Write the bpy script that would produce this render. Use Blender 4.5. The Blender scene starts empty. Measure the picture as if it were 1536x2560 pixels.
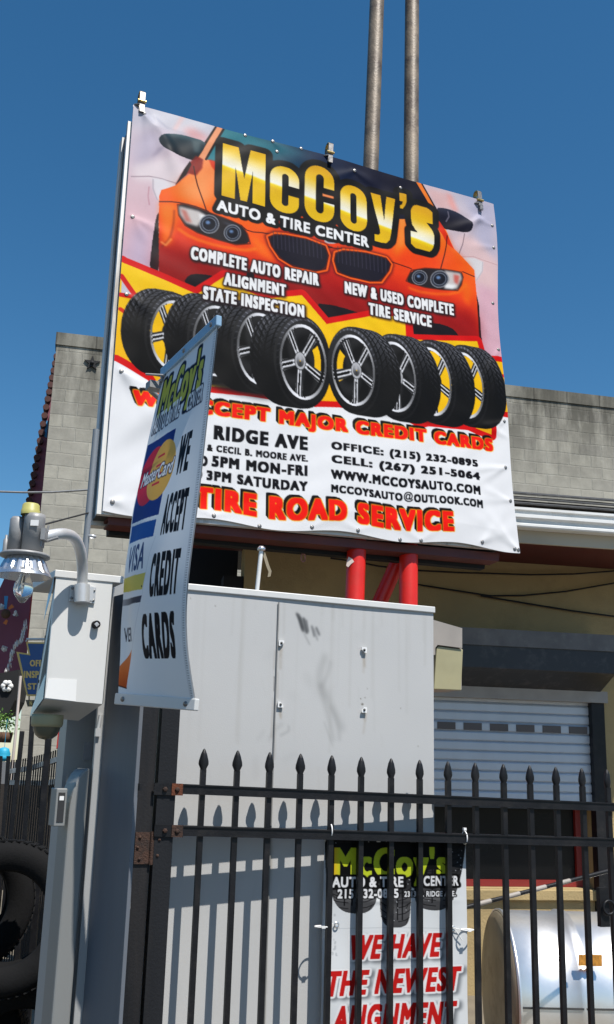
import bpy, math, random
import numpy as np
from mathutils import Vector, Matrix

random.seed(7); rng = np.random.default_rng(7)
SC = bpy.context.scene
COL = SC.collection
rad = math.radians

# ------------------------------------------------------------------ camera, sky, sun
IW, IH, FOC = 1536.0, 2560.0, 2500.0          # size of the photograph and focal length in its pixels
PITCH, ROLL = rad(14.34), rad(1.6)
EYE = np.array([0.0, 0.0, 1.6])
F0 = np.array([0, math.cos(PITCH), math.sin(PITCH)])
U0 = np.array([0, -math.sin(PITCH), math.cos(PITCH)])
R0 = np.array([1.0, 0, 0])
CR = R0 * math.cos(ROLL) + U0 * math.sin(ROLL)
CU = -R0 * math.sin(ROLL) + U0 * math.cos(ROLL)

cam = bpy.data.cameras.new('camera')
cam.sensor_fit = 'VERTICAL'; cam.sensor_height = 36.0; cam.lens = 36.0 * FOC / IH
cam.clip_start = 0.05; cam.clip_end = 2000
cam_o = bpy.data.objects.new('camera', cam); COL.objects.link(cam_o)
cam_o.matrix_world = Matrix((( CR[0], CU[0], -F0[0], EYE[0]), (CR[1], CU[1], -F0[1], EYE[1]),
                             (CR[2], CU[2], -F0[2], EYE[2]), (0, 0, 0, 1)))
SC.camera = cam_o

SUN_EL, SUN_AZ = rad(61), rad(38)             # azimuth: degrees to the right of straight behind the camera
to_sun = Vector((math.sin(SUN_AZ) * math.cos(SUN_EL), -math.cos(SUN_AZ) * math.cos(SUN_EL), math.sin(SUN_EL)))
world = bpy.data.worlds.new('World'); SC.world = world; world.use_nodes = True
wn = world.node_tree; bg = wn.nodes['Background']; bg.inputs[1].default_value = 0.088
sky = wn.nodes.new('ShaderNodeTexSky'); sky.sky_type = 'NISHITA'; sky.sun_disc = False
sky.sun_elevation = SUN_EL; sky.sun_rotation = math.atan2(to_sun.x, to_sun.y)
sky.altitude = 300; sky.air_density = 1.0; sky.dust_density = 0.35; sky.ozone_density = 3.0
hs = wn.nodes.new('ShaderNodeHueSaturation'); hs.inputs['Saturation'].default_value = 1.28; hs.inputs['Hue'].default_value = 0.493
wn.links.new(sky.outputs[0], hs.inputs['Color']); wn.links.new(hs.outputs[0], bg.inputs[0])
sl = bpy.data.lights.new('sun', 'SUN'); sl.energy = 4.8; sl.angle = rad(0.53); sl.color = (1.0, 0.955, 0.89)
so = bpy.data.objects.new('sun', sl); COL.objects.link(so); so.location = (4, -6, 12)
so.rotation_euler = to_sun.to_track_quat('Z', 'Y').to_euler()
SC.view_settings.view_transform = 'Standard'; SC.view_settings.look = 'None'
SC.view_settings.exposure = 0.42; SC.view_settings.gamma = 1.0
SC.cycles.max_bounces = 8

# ------------------------------------------------------------------ photo geometry helpers
def ray(px, py):
    return F0 + (px - IW / 2) / FOC * CR + (IH / 2 - py) / FOC * CU
def at(px, py, Y):                              # the point seen at a pixel, Y metres ahead
    d = ray(px, py); return EYE + d * (Y / d[1])
class Plane:
    def __init__(s, p, n): s.p = np.array(p, float); s.n = np.array(n, float) / np.linalg.norm(n)
    def hit(s, px, py, off=0.0):
        d = ray(px, py); q = s.p + s.n * off
        return EYE + d * ((q - EYE) @ s.n / (d @ s.n))
def vplane(px, py, Y, ang):                     # upright plane, direction (cos, sin), facing the camera
    return Plane(at(px, py, Y), (math.sin(rad(ang)), -math.cos(rad(ang)), 0))
def project(P):
    d = np.asarray(P) - EYE
    z = d @ F0
    return np.array([IW / 2 + FOC * (d @ CR) / z, IH / 2 - FOC * (d @ CU) / z])
# conversions from enlarged crops of the photograph
def crop(x0, y0, k): return lambda x, y: (x0 + k * x, y0 + k * y)
A = crop(220, 180, .4582); B = crop(760, 300, .3908); C = crop(220, 700, .4313); D = crop(760, 780, .3908)
F1 = crop(290, 780, .2102); F2 = crop(280, 1280, .2102); P3 = crop(740, 2060, .3235)
Z1 = crop(0, 800, .2830); Z2 = crop(0, 1480, .2830); Z3 = crop(0, 1900, .3235); Z4 = crop(340, 1840, .3504)
R1 = crop(1000, 1240, .3612); R2 = crop(1000, 1800, .3612); Q3 = crop(0, 1500, .1752); Q4 = crop(0, 1850, .2870)
S5 = crop(460, 1280, .4313); CB = crop(280, 1380, .5526)

def lin(c):
    c = np.asarray(c, float) / 255.0
    return np.where(c <= 0.04045, c / 12.92, ((c + 0.055) / 1.055) ** 2.4)

# ------------------------------------------------------------------ materials
MATS = {}
def N(nt, t, **kw):
    n = nt.nodes.new(t)
    for k, v in kw.items(): setattr(n, k, v)
    return n
def mat(name, col, rough=.55, metal=0.0, var=.12, scale=3.0, bump=0.0, bscale=60.0, stain=None, stain_amt=0.0,
        stain_scale=2.0, streak=False, spec=.5, attr=None, coat=0.0):
    if name in MATS: return MATS[name]
    m = bpy.data.materials.new(name); m.use_nodes = True; MATS[name] = m
    nt = m.node_tree; b = nt.nodes['Principled BSDF']; L = nt.links.new
    b.inputs['Roughness'].default_value = rough; b.inputs['Metallic'].default_value = metal
    b.inputs['Specular IOR Level'].default_value = spec; b.inputs['Coat Weight'].default_value = coat
    geo = N(nt, 'ShaderNodeNewGeometry')
    mp = N(nt, 'ShaderNodeMapping'); L(geo.outputs['Position'], mp.inputs['Vector'])
    if streak: mp.inputs['Scale'].default_value = (1, 1, .12)
    n1 = N(nt, 'ShaderNodeTexNoise'); n1.inputs['Scale'].default_value = scale; n1.inputs['Detail'].default_value = 6
    L(mp.outputs[0], n1.inputs['Vector'])
    r1 = N(nt, 'ShaderNodeMapRange'); r1.inputs[1].default_value = .3; r1.inputs[2].default_value = .7
    r1.inputs[3].default_value = 1 - var; r1.inputs[4].default_value = 1 + var
    L(n1.outputs[0], r1.inputs[0])
    mul = N(nt, 'ShaderNodeVectorMath', operation='SCALE'); L(r1.outputs[0], mul.inputs['Scale'])
    if attr:
        at_ = N(nt, 'ShaderNodeAttribute'); at_.attribute_name = attr; L(at_.outputs['Color'], mul.inputs[0])
    else: mul.inputs[0].default_value = col[:3]
    out = mul.outputs[0]
    if stain is not None:
        n2 = N(nt, 'ShaderNodeTexNoise'); n2.inputs['Scale'].default_value = stain_scale; n2.inputs['Detail'].default_value = 9
        n2.inputs['Roughness'].default_value = .68; L(mp.outputs[0], n2.inputs['Vector'])
        r2 = N(nt, 'ShaderNodeMapRange'); r2.inputs[1].default_value = .52; r2.inputs[2].default_value = .68
        r2.inputs[3].default_value = 0; r2.inputs[4].default_value = stain_amt; L(n2.outputs[0], r2.inputs[0])
        mx = N(nt, 'ShaderNodeMix', data_type='RGBA'); L(r2.outputs[0], mx.inputs[0]); L(out, mx.inputs[6])
        mx.inputs[7].default_value = (*stain, 1); out = mx.outputs[2]
    L(out, b.inputs['Base Color'])
    r3 = N(nt, 'ShaderNodeMapRange'); r3.inputs[3].default_value = max(.03, rough - .1); r3.inputs[4].default_value = min(1, rough + .1)
    L(n1.outputs[0], r3.inputs[0]); L(r3.outputs[0], b.inputs['Roughness'])
    if bump:
        n3 = N(nt, 'ShaderNodeTexNoise'); n3.inputs['Scale'].default_value = bscale; n3.inputs['Detail'].default_value = 4
        L(geo.outputs['Position'], n3.inputs['Vector'])
        bp = N(nt, 'ShaderNodeBump'); bp.inputs['Strength'].default_value = bump; bp.inputs['Distance'].default_value = .01
        L(n3.outputs[0], bp.inputs['Height']); L(bp.outputs[0], b.inputs['Normal'])
    return m

def brick_mat(name, c1, c2, mortar, bw, bh, top_z=None):
    m = bpy.data.materials.new(name); m.use_nodes = True; MATS[name] = m
    nt = m.node_tree; b = nt.nodes['Principled BSDF']; L = nt.links.new; b.inputs['Roughness'].default_value = .9
    uv = N(nt, 'ShaderNodeUVMap'); uv.uv_map = 'UVMap'
    wob = N(nt, 'ShaderNodeTexNoise'); wob.inputs['Scale'].default_value = 3; L(uv.outputs[0], wob.inputs['Vector'])
    ws = N(nt, 'ShaderNodeVectorMath', operation='SCALE'); ws.inputs['Scale'].default_value = .03; L(wob.outputs['Color'], ws.inputs[0])
    wa = N(nt, 'ShaderNodeVectorMath', operation='ADD'); L(uv.outputs[0], wa.inputs[0]); L(ws.outputs[0], wa.inputs[1])
    br = N(nt, 'ShaderNodeTexBrick'); L(wa.outputs[0], br.inputs['Vector'])
    br.inputs['Color1'].default_value = (*c1, 1); br.inputs['Color2'].default_value = (*c2, 1); br.inputs['Mortar'].default_value = (*mortar, 1)
    br.inputs['Scale'].default_value = 1; br.inputs['Mortar Size'].default_value = .011; br.inputs['Mortar Smooth'].default_value = .25
    br.inputs['Brick Width'].default_value = bw; br.inputs['Row Height'].default_value = bh; br.inputs['Bias'].default_value = 0
    n1 = N(nt, 'ShaderNodeTexNoise'); n1.inputs['Scale'].default_value = 5; n1.inputs['Detail'].default_value = 10; n1.inputs['Roughness'].default_value = .7
    L(uv.outputs[0], n1.inputs['Vector'])
    r1 = N(nt, 'ShaderNodeMapRange'); r1.inputs[3].default_value = .62; r1.inputs[4].default_value = 1.36; L(n1.outputs[0], r1.inputs[0])
    mu = N(nt, 'ShaderNodeVectorMath', operation='SCALE'); L(br.outputs[0], mu.inputs[0]); L(r1.outputs[0], mu.inputs['Scale'])
    out = mu.outputs[0]
    if top_z is not None:                       # soot and lichen washed down from the coping
        sp = N(nt, 'ShaderNodeSeparateXYZ'); L(uv.outputs[0], sp.inputs[0])
        mp = N(nt, 'ShaderNodeMapping'); mp.inputs['Scale'].default_value = (1.5, .30, 1); L(uv.outputs[0], mp.inputs['Vector'])
        n2 = N(nt, 'ShaderNodeTexNoise'); n2.inputs['Scale'].default_value = 1.6; n2.inputs['Detail'].default_value = 8; n2.inputs['Roughness'].default_value = .65
        L(mp.outputs[0], n2.inputs['Vector'])
        h = N(nt, 'ShaderNodeMapRange'); h.inputs[1].default_value = top_z - 1.7; h.inputs[2].default_value = top_z; L(sp.outputs['Y'], h.inputs[0])
        pw = N(nt, 'ShaderNodeMath', operation='POWER'); pw.inputs[1].default_value = .75; L(h.outputs[0], pw.inputs[0])
        r2 = N(nt, 'ShaderNodeMapRange'); r2.inputs[1].default_value = .38; r2.inputs[2].default_value = .58; L(n2.outputs[0], r2.inputs[0])
        mm = N(nt, 'ShaderNodeMath', operation='MULTIPLY'); L(pw.outputs[0], mm.inputs[0]); L(r2.outputs[0], mm.inputs[1])
        ms = N(nt, 'ShaderNodeMath', operation='MULTIPLY'); ms.inputs[1].default_value = .95; L(mm.outputs[0], ms.inputs[0])
        mx = N(nt, 'ShaderNodeMix', data_type='RGBA'); L(ms.outputs[0], mx.inputs[0]); L(out, mx.inputs[6]); mx.inputs[7].default_value = (.042, .039, .028, 1)
        out = mx.outputs[2]
    L(out, b.inputs['Base Color'])
    bp = N(nt, 'ShaderNodeBump'); bp.inputs['Strength'].default_value = .8; bp.inputs['Distance'].default_value = .015; bp.invert = True
    ad = N(nt, 'ShaderNodeMath', operation='MULTIPLY_ADD'); L(n1.outputs[0], ad.inputs[0]); ad.inputs[1].default_value = .5; L(br.outputs['Fac'], ad.inputs[2])
    L(ad.outputs[0], bp.inputs['Height']); L(bp.outputs[0], b.inputs['Normal'])
    return m

# ------------------------------------------------------------------ mesh helpers
ORG = {}                                        # object -> world origin (no rotations are used)
class MB:
    def __init__(s): s.v = []; s.f = []; s.m = []; s.uv = {}; s.sm = []
    def add(s, vs, fs, mi=0, smooth=False):
        o = len(s.v); s.v += [tuple(map(float, q)) for q in vs]
        for f in fs: s.f.append(tuple(o + i for i in f)); s.m.append(mi); s.sm.append(smooth)
        return s
    def prism(s, pts, vec, mi=0, cap=True):     # outline pts (front, any order) pushed along vec
        pts = [np.array(p, float) for p in pts]; n = len(pts); vec = np.array(vec, float)
        nn = np.zeros(3)
        for i in range(n): nn += np.cross(pts[i] - pts[0], pts[(i + 1) % n] - pts[0])
        if nn @ vec > 0: pts = pts[::-1]
        vs = pts + [p + vec for p in pts]
        fs = [tuple(range(n)), tuple(range(2 * n - 1, n - 1, -1))] if cap else []
        fs += [(i, n + i, n + (i + 1) % n, (i + 1) % n) for i in range(n)]
        return s.add(vs, fs, mi)
    def box(s, c, ax, mi=0):                    # centre, three half-axis vectors
        c = np.array(c, float); ax = [np.array(a, float) for a in ax]
        if np.dot(np.cross(ax[0], ax[1]), ax[2]) < 0: ax[0] = -ax[0]
        vs = [c + sx * ax[0] + sy * ax[1] + sz * ax[2] for sx in (-1, 1) for sy in (-1, 1) for sz in (-1, 1)]
        return s.add(vs, [(0, 1, 3, 2), (4, 6, 7, 5), (0, 4, 5, 1), (2, 3, 7, 6), (0, 2, 6, 4), (1, 5, 7, 3)], mi)
    def tube(s, pts, r, seg=12, mi=0, cap=True, closed=False):
        pts = [np.array(p, float) for p in pts]; n = len(pts)
        rs = r if hasattr(r, '__len__') else [r] * n
        vs = []; up = None
        for i, p in enumerate(pts):
            if closed: t = pts[(i + 1) % n] - pts[i - 1]
            else: t = pts[min(i + 1, n - 1)] - pts[max(i - 1, 0)]
            t = t / (np.linalg.norm(t) + 1e-12)
            if up is None: up = np.array([0, 0, 1.0]) if abs(t[2]) < .9 else np.array([1.0, 0, 0])
            a = np.cross(t, up); a /= np.linalg.norm(a); b = np.cross(a, t); up = b
            for k in range(seg):
                w = 2 * math.pi * k / seg
                vs.append(p + rs[i] * (a * math.cos(w) + b * math.sin(w)))
        fs = []
        for i in range(n if closed else n - 1):
            j = (i + 1) % n
            for k in range(seg): fs.append((i * seg + k, i * seg + (k + 1) % seg, j * seg + (k + 1) % seg, j * seg + k))
        s.add(vs, fs, mi, True)
        if cap and not closed: s.add([vs[k] for k in range(seg)], [tuple(range(seg))], mi); s.add(vs[-seg:], [tuple(range(seg))[::-1]], mi)
        return s
    def lathe(s, c, axis, prof, seg=32, mi=0, smooth=True):   # prof: (radius, height along axis)
        c = np.array(c, float); z = np.array(axis, float); z /= np.linalg.norm(z)
        x = np.cross(z, [0, 0, 1.0]) if abs(z[2]) < .9 else np.cross(z, [0, 1.0, 0]); x /= np.linalg.norm(x); y = np.cross(z, x)
        vs = [c + h * z + r * (x * math.cos(2 * math.pi * k / seg) + y * math.sin(2 * math.pi * k / seg)) for r, h in prof for k in range(seg)]
        fs = [(i * seg + k, i * seg + (k + 1) % seg, (i + 1) * seg + (k + 1) % seg, (i + 1) * seg + k) for i in range(len(prof) - 1) for k in range(seg)]
        return s.add(vs, fs, mi, smooth)
    def build(s, name, mats, parent=None, base=None, bevel=0, auto=None):
        org = np.zeros(3)
        V = np.array(s.v)
        if parent is not None: org = ORG[parent.as_pointer()]
        else: org = np.array(base if base is not None else [(V[:, 0].min() + V[:, 0].max()) / 2, (V[:, 1].min() + V[:, 1].max()) / 2, V[:, 2].min()])
        me = bpy.data.meshes.new(name); me.from_pydata([tuple(q) for q in (V - org)], [], s.f)
        for mm in (mats if isinstance(mats, (list, tuple)) else [mats]): me.materials.append(mm)
        me.polygons.foreach_set('material_index', s.m); me.polygons.foreach_set('use_smooth', s.sm); me.update()
        o = bpy.data.objects.new(name, me); COL.objects.link(o)
        ORG[o.as_pointer()] = org
        if parent is not None: o.parent = parent
        else: o.location = org
        if bevel:
            bv = o.modifiers.new('bevel', 'BEVEL'); bv.width = bevel; bv.segments = 2; bv.limit_method = 'ANGLE'; bv.angle_limit = rad(40)
        return o
KEEP = []
def tag(o, label=None, cat=None, group=None, kind=None):
    if label: o['label'] = label
    if cat: o['category'] = cat
    if group: o['group'] = group
    if kind: o['kind'] = kind
    return o
def thing(name, loc, label, cat, group=None):
    o = bpy.data.objects.new(name, None); COL.objects.link(o); o.location = tuple(map(float, loc)); o.empty_display_size = .1
    ORG[o.as_pointer()] = np.array(loc, float); KEEP.append(o)
    return tag(o, label, cat, group)
def nrm(v): v = np.array(v, float); return v / np.linalg.norm(v)
def hdir(a): return np.array([math.cos(rad(a)), math.sin(rad(a)), 0.0])
ZUP = np.array([0, 0, 1.0])

def grid_surface(name, P, nu, nv, colors, m, parent, thick=None, back=None, smooth=True):
    """a sheet P(u,v)->(...,3) with a printed colour at every vertex, and a plain back a few millimetres behind"""
    u = np.linspace(0, 1, nu); v = np.linspace(0, 1, nv); UU, VV = np.meshgrid(u, v)
    X = P(UU, VV).reshape(-1, 3)
    org = ORG[parent.as_pointer()] if parent is not None else X.mean(0)
    i = np.arange((nv - 1) * (nu - 1)); r = i // (nu - 1); c = i % (nu - 1); a = r * nu + c
    F = np.stack([a, a + nu, a + nu + 1, a + 1], 1)
    verts = X; faces = [F]; mi = [np.zeros(len(F), int)]
    if thick is not None:
        bu, bv = 24, 48
        U2, V2 = np.meshgrid(np.linspace(0, 1, bu), np.linspace(0, 1, bv))
        X2 = P(U2, V2).reshape(-1, 3) + thick
        j = np.arange((bv - 1) * (bu - 1)); a2 = (j // (bu - 1)) * bu + j % (bu - 1) + len(X)
        verts = np.concatenate([X, X2]); faces.append(np.stack([a2, a2 + 1, a2 + bu + 1, a2 + bu], 1)); mi.append(np.ones(len(j), int))
    Fc = np.concatenate(faces)
    me = bpy.data.meshes.new(name)
    me.vertices.add(len(verts)); me.vertices.foreach_set('co', (verts - org).astype(np.float32).ravel())
    me.loops.add(Fc.size); me.loops.foreach_set('vertex_index', Fc.astype(np.int32).ravel())
    me.polygons.add(len(Fc)); me.polygons.foreach_set('loop_start', np.arange(0, Fc.size, 4, dtype=np.int32))
    me.polygons.foreach_set('loop_total', np.full(len(Fc), 4, np.int32))
    me.materials.append(m)
    if thick is not None: me.materials.append(back)
    me.polygons.foreach_set('material_index', np.concatenate(mi).astype(np.int32))
    me.polygons.foreach_set('use_smooth', np.ones(len(Fc), bool))
    me.update(calc_edges=True)
    ca = me.color_attributes.new('print', 'FLOAT_COLOR', 'POINT')
    cols = np.ones((len(verts), 4), np.float32); cols[:len(X), :3] = colors.reshape(-1, 3)
    ca.data.foreach_set('color', cols.ravel())
    me.validate()
    o = bpy.data.objects.new(name, me); COL.objects.link(o); ORG[o.as_pointer()] = org
    if parent is not None: o.parent = parent
    else: o.location = org
    return o

# ------------------------------------------------------------------ print shop: a small rasteriser for signs and vinyl
GLY = {}
def glyphs(text, bx=0.0, by=0.0, space=1.0, italic=0.0, K=110):
    """heavy lettering: the built-in face, thickened by bx, by (fractions of its size); returns an ink mask"""
    key = (text, bx, by, space, italic)
    if key in GLY: return GLY[key]
    cu = bpy.data.curves.new('lettering', 'FONT'); cu.body = text; cu.size = 1; cu.space_character = space; cu.resolution_u = 5
    ob = bpy.data.objects.new('lettering', cu); COL.objects.link(ob)
    dg = bpy.context.evaluated_depsgraph_get(); dg.update()
    me = ob.evaluated_get(dg).to_mesh(); me.calc_loop_triangles()
    V = np.array([v.co[:2] for v in me.vertices]); T = np.array([t.vertices[:] for t in me.loop_triangles])
    ob.evaluated_get(dg).to_mesh_clear(); bpy.data.objects.remove(ob); bpy.data.curves.remove(cu)
    V = V.copy(); V[:, 0] += italic * V[:, 1]
    pad = .25; x0, y0 = V.min(0) - pad; x1, y1 = V.max(0) + pad
    w = int((x1 - x0) * K); h = int((y1 - y0) * K); M = np.zeros((h, w), bool)
    Q = (V - [x0, y0]) * K; Q[:, 1] = h - Q[:, 1]
    for t in T:
        p = Q[t]; a0 = np.floor(p.min(0)).astype(int); a1 = np.ceil(p.max(0)).astype(int) + 1
        xs = np.arange(a0[0], a1[0]) + .5; ys = np.arange(a0[1], a1[1]) + .5
        X, Y = np.meshgrid(xs, ys); s = []
        for k in range(3):
            a, b = p[k], p[(k + 1) % 3]; s.append((b[0] - a[0]) * (Y - a[1]) - (b[1] - a[1]) * (X - a[0]))
        s = np.array(s); ins = (s >= -1e-6).all(0) | (s <= 1e-6).all(0)
        M[a0[1]:a1[1], a0[0]:a1[0]] |= ins
    M = M.astype(np.float32); rx, ry = int(round(bx * K)), int(round(by * K))
    M = dilate(M, rx, ry, square=True)
    ys, xs = np.where(M > .5)
    M = M[ys.min():ys.max() + 1, xs.min():xs.max() + 1]
    GLY[key] = M
    return M
def dilate(M, rx, ry=None, square=False):
    if ry is None: ry = rx
    if square:
        o = M.copy()
        for k in range(1, rx + 1): o[:, k:] = np.maximum(o[:, k:], M[:, :-k]); o[:, :-k] = np.maximum(o[:, :-k], M[:, k:])
        p = o.copy()
        for k in range(1, ry + 1): p[k:] = np.maximum(p[k:], o[:-k]); p[:-k] = np.maximum(p[:-k], o[k:])
        return p
    o = M.copy(); h, w = M.shape
    for dy in range(-ry, ry + 1):
        k = int(round(rx * math.sqrt(max(0, 1 - (dy / (ry + .01)) ** 2))))
        r = M.copy()
        cs = np.cumsum(np.pad(M, ((0, 0), (k + 1, k))), 1); r = (cs[:, 2 * k + 1:] - cs[:, :-2 * k - 1] > .01).astype(np.float32)
        a = max(0, dy); b = max(0, -dy)
        o[a:h - b] = np.maximum(o[a:h - b], r[b:h - a])
    return o
def blur(M, r):
    r = int(r)
    if r < 1: return M
    for _ in range(2):
        for ax in (0, 1):
            P_ = np.pad(M, [(r + 1, r) if a == ax else (0, 0) for a in (0, 1)], mode='edge'); cs = np.cumsum(P_, ax)
            M = (np.take(cs, range(2 * r + 1, cs.shape[ax]), ax) - np.take(cs, range(0, cs.shape[ax] - 2 * r - 1), ax)) / (2 * r + 1)
    return M

class Sheet:
    """colours of a printed sheet; drawn in photo pixels that are carried onto the sheet's own u, v"""
    def __init__(s, P, nu, nv, base, ss=2):
        s.P = P; s.nu, s.nv, s.ss = nu, nv, ss; s.w, s.h = nu * ss, nv * ss
        s.img = np.empty((s.h, s.w, 3), np.float32); s.img[:] = base
        g = np.linspace(0, 1, 25); s.gu, s.gv = np.meshgrid(g, g); s.gp = np.array([[project(P(np.array(a), np.array(b))) for a in g] for b in g])
    def uv(s, p):
        d = ((s.gp - p) ** 2).sum(-1); i = np.unravel_index(d.argmin(), d.shape); q = np.array([s.gu[i], s.gv[i]])
        f = lambda a: project(s.P(np.array(a[0]), np.array(a[1])))
        for _ in range(8):
            e = .002; f0 = f(q); J = np.stack([(f(q + [e, 0]) - f0) / e, (f(q + [0, e]) - f0) / e], 1)
            q = q + np.clip(np.linalg.solve(J, np.array(p) - f0), -.3, .3)
        return q
    def c(s, p): q = s.uv(p); return np.array([q[0] * s.w, q[1] * s.h])
    def cs(s, pts): return np.array([s.c(p) for p in pts])
    def fillmask(s, Q):                          # even-odd scanline fill, canvas pixels
        T = np.zeros((s.h, s.w + 1), np.int32)
        n = len(Q)
        for i in range(n):
            (xa, ya), (xb, yb) = Q[i], Q[(i + 1) % n]
            if ya == yb: continue
            if ya > yb: xa, ya, xb, yb = xb, yb, xa, ya
            r = np.arange(max(0, math.ceil(ya - .5)), min(s.h, math.ceil(yb - .5)))
            if len(r) == 0: continue
            x = xa + (r + .5 - ya) / (yb - ya) * (xb - xa)
            np.add.at(T, (r, np.clip(np.ceil(x - .5), 0, s.w).astype(int)), 1)
        return (np.cumsum(T, 1)[:, :-1] % 2).astype(np.float32)
    def paint(s, M, col, alpha=1.0):
        M = (M * alpha)[..., None]
        if callable(col): col = col(s)
        s.img = s.img * (1 - M) + np.asarray(col, np.float32) * M
    def poly(s, pts, col, alpha=1, soft=0, uv=False, smooth=0):
        Q = np.array([[p[0] * s.w, p[1] * s.h] for p in pts]) if uv else s.cs(pts)
        for _ in range(smooth):                  # Chaikin corner cutting
            Q = np.stack([Q * .75 + np.roll(Q, -1, 0) * .25, Q * .25 + np.roll(Q, -1, 0) * .75], 1).reshape(-1, 2)
        M = s.fillmask(Q)
        if soft: M = blur(M, soft * s.ss)
        s.paint(M, col, alpha); return M
    def line(s, pts, width, col, alpha=1, soft=0, closed=False, smooth=0, uv=False):
        Q = np.array([[p[0] * s.w, p[1] * s.h] for p in pts]) if uv else s.cs(pts)
        for _ in range(smooth):
            a, b = Q[:-1], Q[1:]; Q = np.concatenate([Q[:1], np.stack([a * .75 + b * .25, a * .25 + b * .75], 1).reshape(-1, 2), Q[-1:]])
        if closed: Q = np.concatenate([Q, Q[:1]])
        r = width * s.ss / 2; M = np.zeros((s.h, s.w), np.float32)
        for a, b in zip(Q[:-1], Q[1:]):
            x0, y0 = np.floor(np.minimum(a, b) - r - 2).astype(int); x1, y1 = np.ceil(np.maximum(a, b) + r + 2).astype(int)
            x0, y0 = max(x0, 0), max(y0, 0); x1, y1 = min(x1, s.w), min(y1, s.h)
            if x1 <= x0 or y1 <= y0: continue
            X, Y = np.meshgrid(np.arange(x0, x1) + .5, np.arange(y0, y1) + .5); d = b - a; L2 = d @ d + 1e-9
            t = np.clip(((X - a[0]) * d[0] + (Y - a[1]) * d[1]) / L2, 0, 1)
            dist = np.hypot(X - a[0] - t * d[0], Y - a[1] - t * d[1])
            M[y0:y1, x0:x1] = np.maximum(M[y0:y1, x0:x1], np.clip(r + .5 - dist, 0, 1))
        if soft: M = blur(M, soft * s.ss)
        s.paint(M, col, alpha)
    def ell(s, c, rx, ry, col, alpha=1, soft=0, rot=0):   # photo pixels
        t = np.linspace(0, 2 * math.pi, 40, endpoint=False); ca, sa = math.cos(rad(rot)), math.sin(rad(rot))
        s.poly([(c[0] + rx * math.cos(a) * ca - ry * math.sin(a) * sa, c[1] + rx * math.cos(a) * sa + ry * math.sin(a) * ca) for a in t], col, alpha, soft)
    def textmask(s, text, tl, br, tr=None, bl=None, hpx=None, **kw):
        if hpx is not None:                      # cap height in photo pixels: the line may run at a slant on the sheet
            ua, ub = s.uv(tl), s.uv(br); e = .01
            va = e * hpx / abs(project(s.P(np.array(ua[0]), np.array(ua[1] + e)))[1] - project(s.P(np.array(ua[0]), np.array(ua[1])))[1])
            vb = e * hpx / abs(project(s.P(np.array(ub[0]), np.array(ub[1] + e)))[1] - project(s.P(np.array(ub[0]), np.array(ub[1])))[1])
            va = vb = (va + vb) / 2
            tr = project(s.P(np.array(ub[0]), np.array(ub[1] - vb))); bl = project(s.P(np.array(ua[0]), np.array(ua[1] + va)))
        G = glyphs(text, **kw); gh, gw = G.shape
        a = s.c(tl)
        if tr is None: b_ = s.c(br); e1 = np.array([b_[0] - a[0], 0]); e2 = np.array([0, b_[1] - a[1]])
        else: e1 = s.c(tr) - a; e2 = s.c(bl) - a
        cor = np.array([a, a + e1, a + e2, a + e1 + e2])
        x0, y0 = np.floor(cor.min(0)).astype(int) - 1; x1, y1 = np.ceil(cor.max(0)).astype(int) + 1
        x0, y0 = max(x0, 0), max(y0, 0); x1, y1 = min(x1, s.w), min(y1, s.h)
        M = np.zeros((s.h, s.w), np.float32)
        if x1 <= x0 or y1 <= y0: return M
        acc = 0
        for ox in (.17, .5, .83):
            for oy in (.17, .5, .83):
                X, Y = np.meshgrid(np.arange(x0, x1) + ox, np.arange(y0, y1) + oy)
                q = np.linalg.solve(np.stack([e1, e2], 1), np.stack([X.ravel() - a[0], Y.ravel() - a[1]]))
                gx = (q[0] * gw).astype(int); gy = (q[1] * gh).astype(int)
                ok = (q[0] >= 0) & (q[1] >= 0) & (gx < gw) & (gy < gh)
                val = np.zeros(len(gx), np.float32); val[ok] = G[gy[ok], gx[ok]]
                acc = acc + val.reshape(X.shape)
        M[y0:y1, x0:x1] = acc / 9
        return M
    def text(s, text, tl, br, col, out=None, ow=0, out2=None, ow2=0, sh=None, shd=(0, 0), shs=0, **kw):
        M = s.textmask(text, tl, br, **kw)
        if sh is not None:
            S = dilate((M > .4).astype(np.float32), int((ow2 or ow) * s.ss)) if (ow or ow2) else M
            for k in range(5): s.paint(blur(np.roll(S, (int(shd[1] * s.ss * (k + 1) / 5), int(shd[0] * s.ss * (k + 1) / 5)), (0, 1)), shs * s.ss), sh, 1 if shs == 0 else .35)
        if out2 is not None: s.paint(dilate((M > .4).astype(np.float32), int(round(ow2 * s.ss))), out2)
        if out is not None: s.paint(blur(dilate((M > .4).astype(np.float32), int(round(ow * s.ss))), 1), out)
        s.paint(M, col); return M
    def done(s, white=.57, ref=240.0):
        im = s.img.reshape(s.nv, s.ss, s.nu, s.ss, 3).mean((1, 3))
        return np.clip(lin(np.clip(im, 0, 255)) / lin(ref) * white, .004, .92)
def vgrad(p, q, stops):                          # colour ramp between two photo points
    def f(s):
        a, b = s.c(p), s.c(q); d = b - a; X, Y = np.meshgrid(np.arange(s.w) + .5, np.arange(s.h) + .5)
        t = ((X - a[0]) * d[0] + (Y - a[1]) * d[1]) / (d @ d); xs = [k[0] for k in stops]
        return np.stack([np.interp(t, xs, [k[1][i] for k in stops]) for i in range(3)], -1)
    return f

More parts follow.
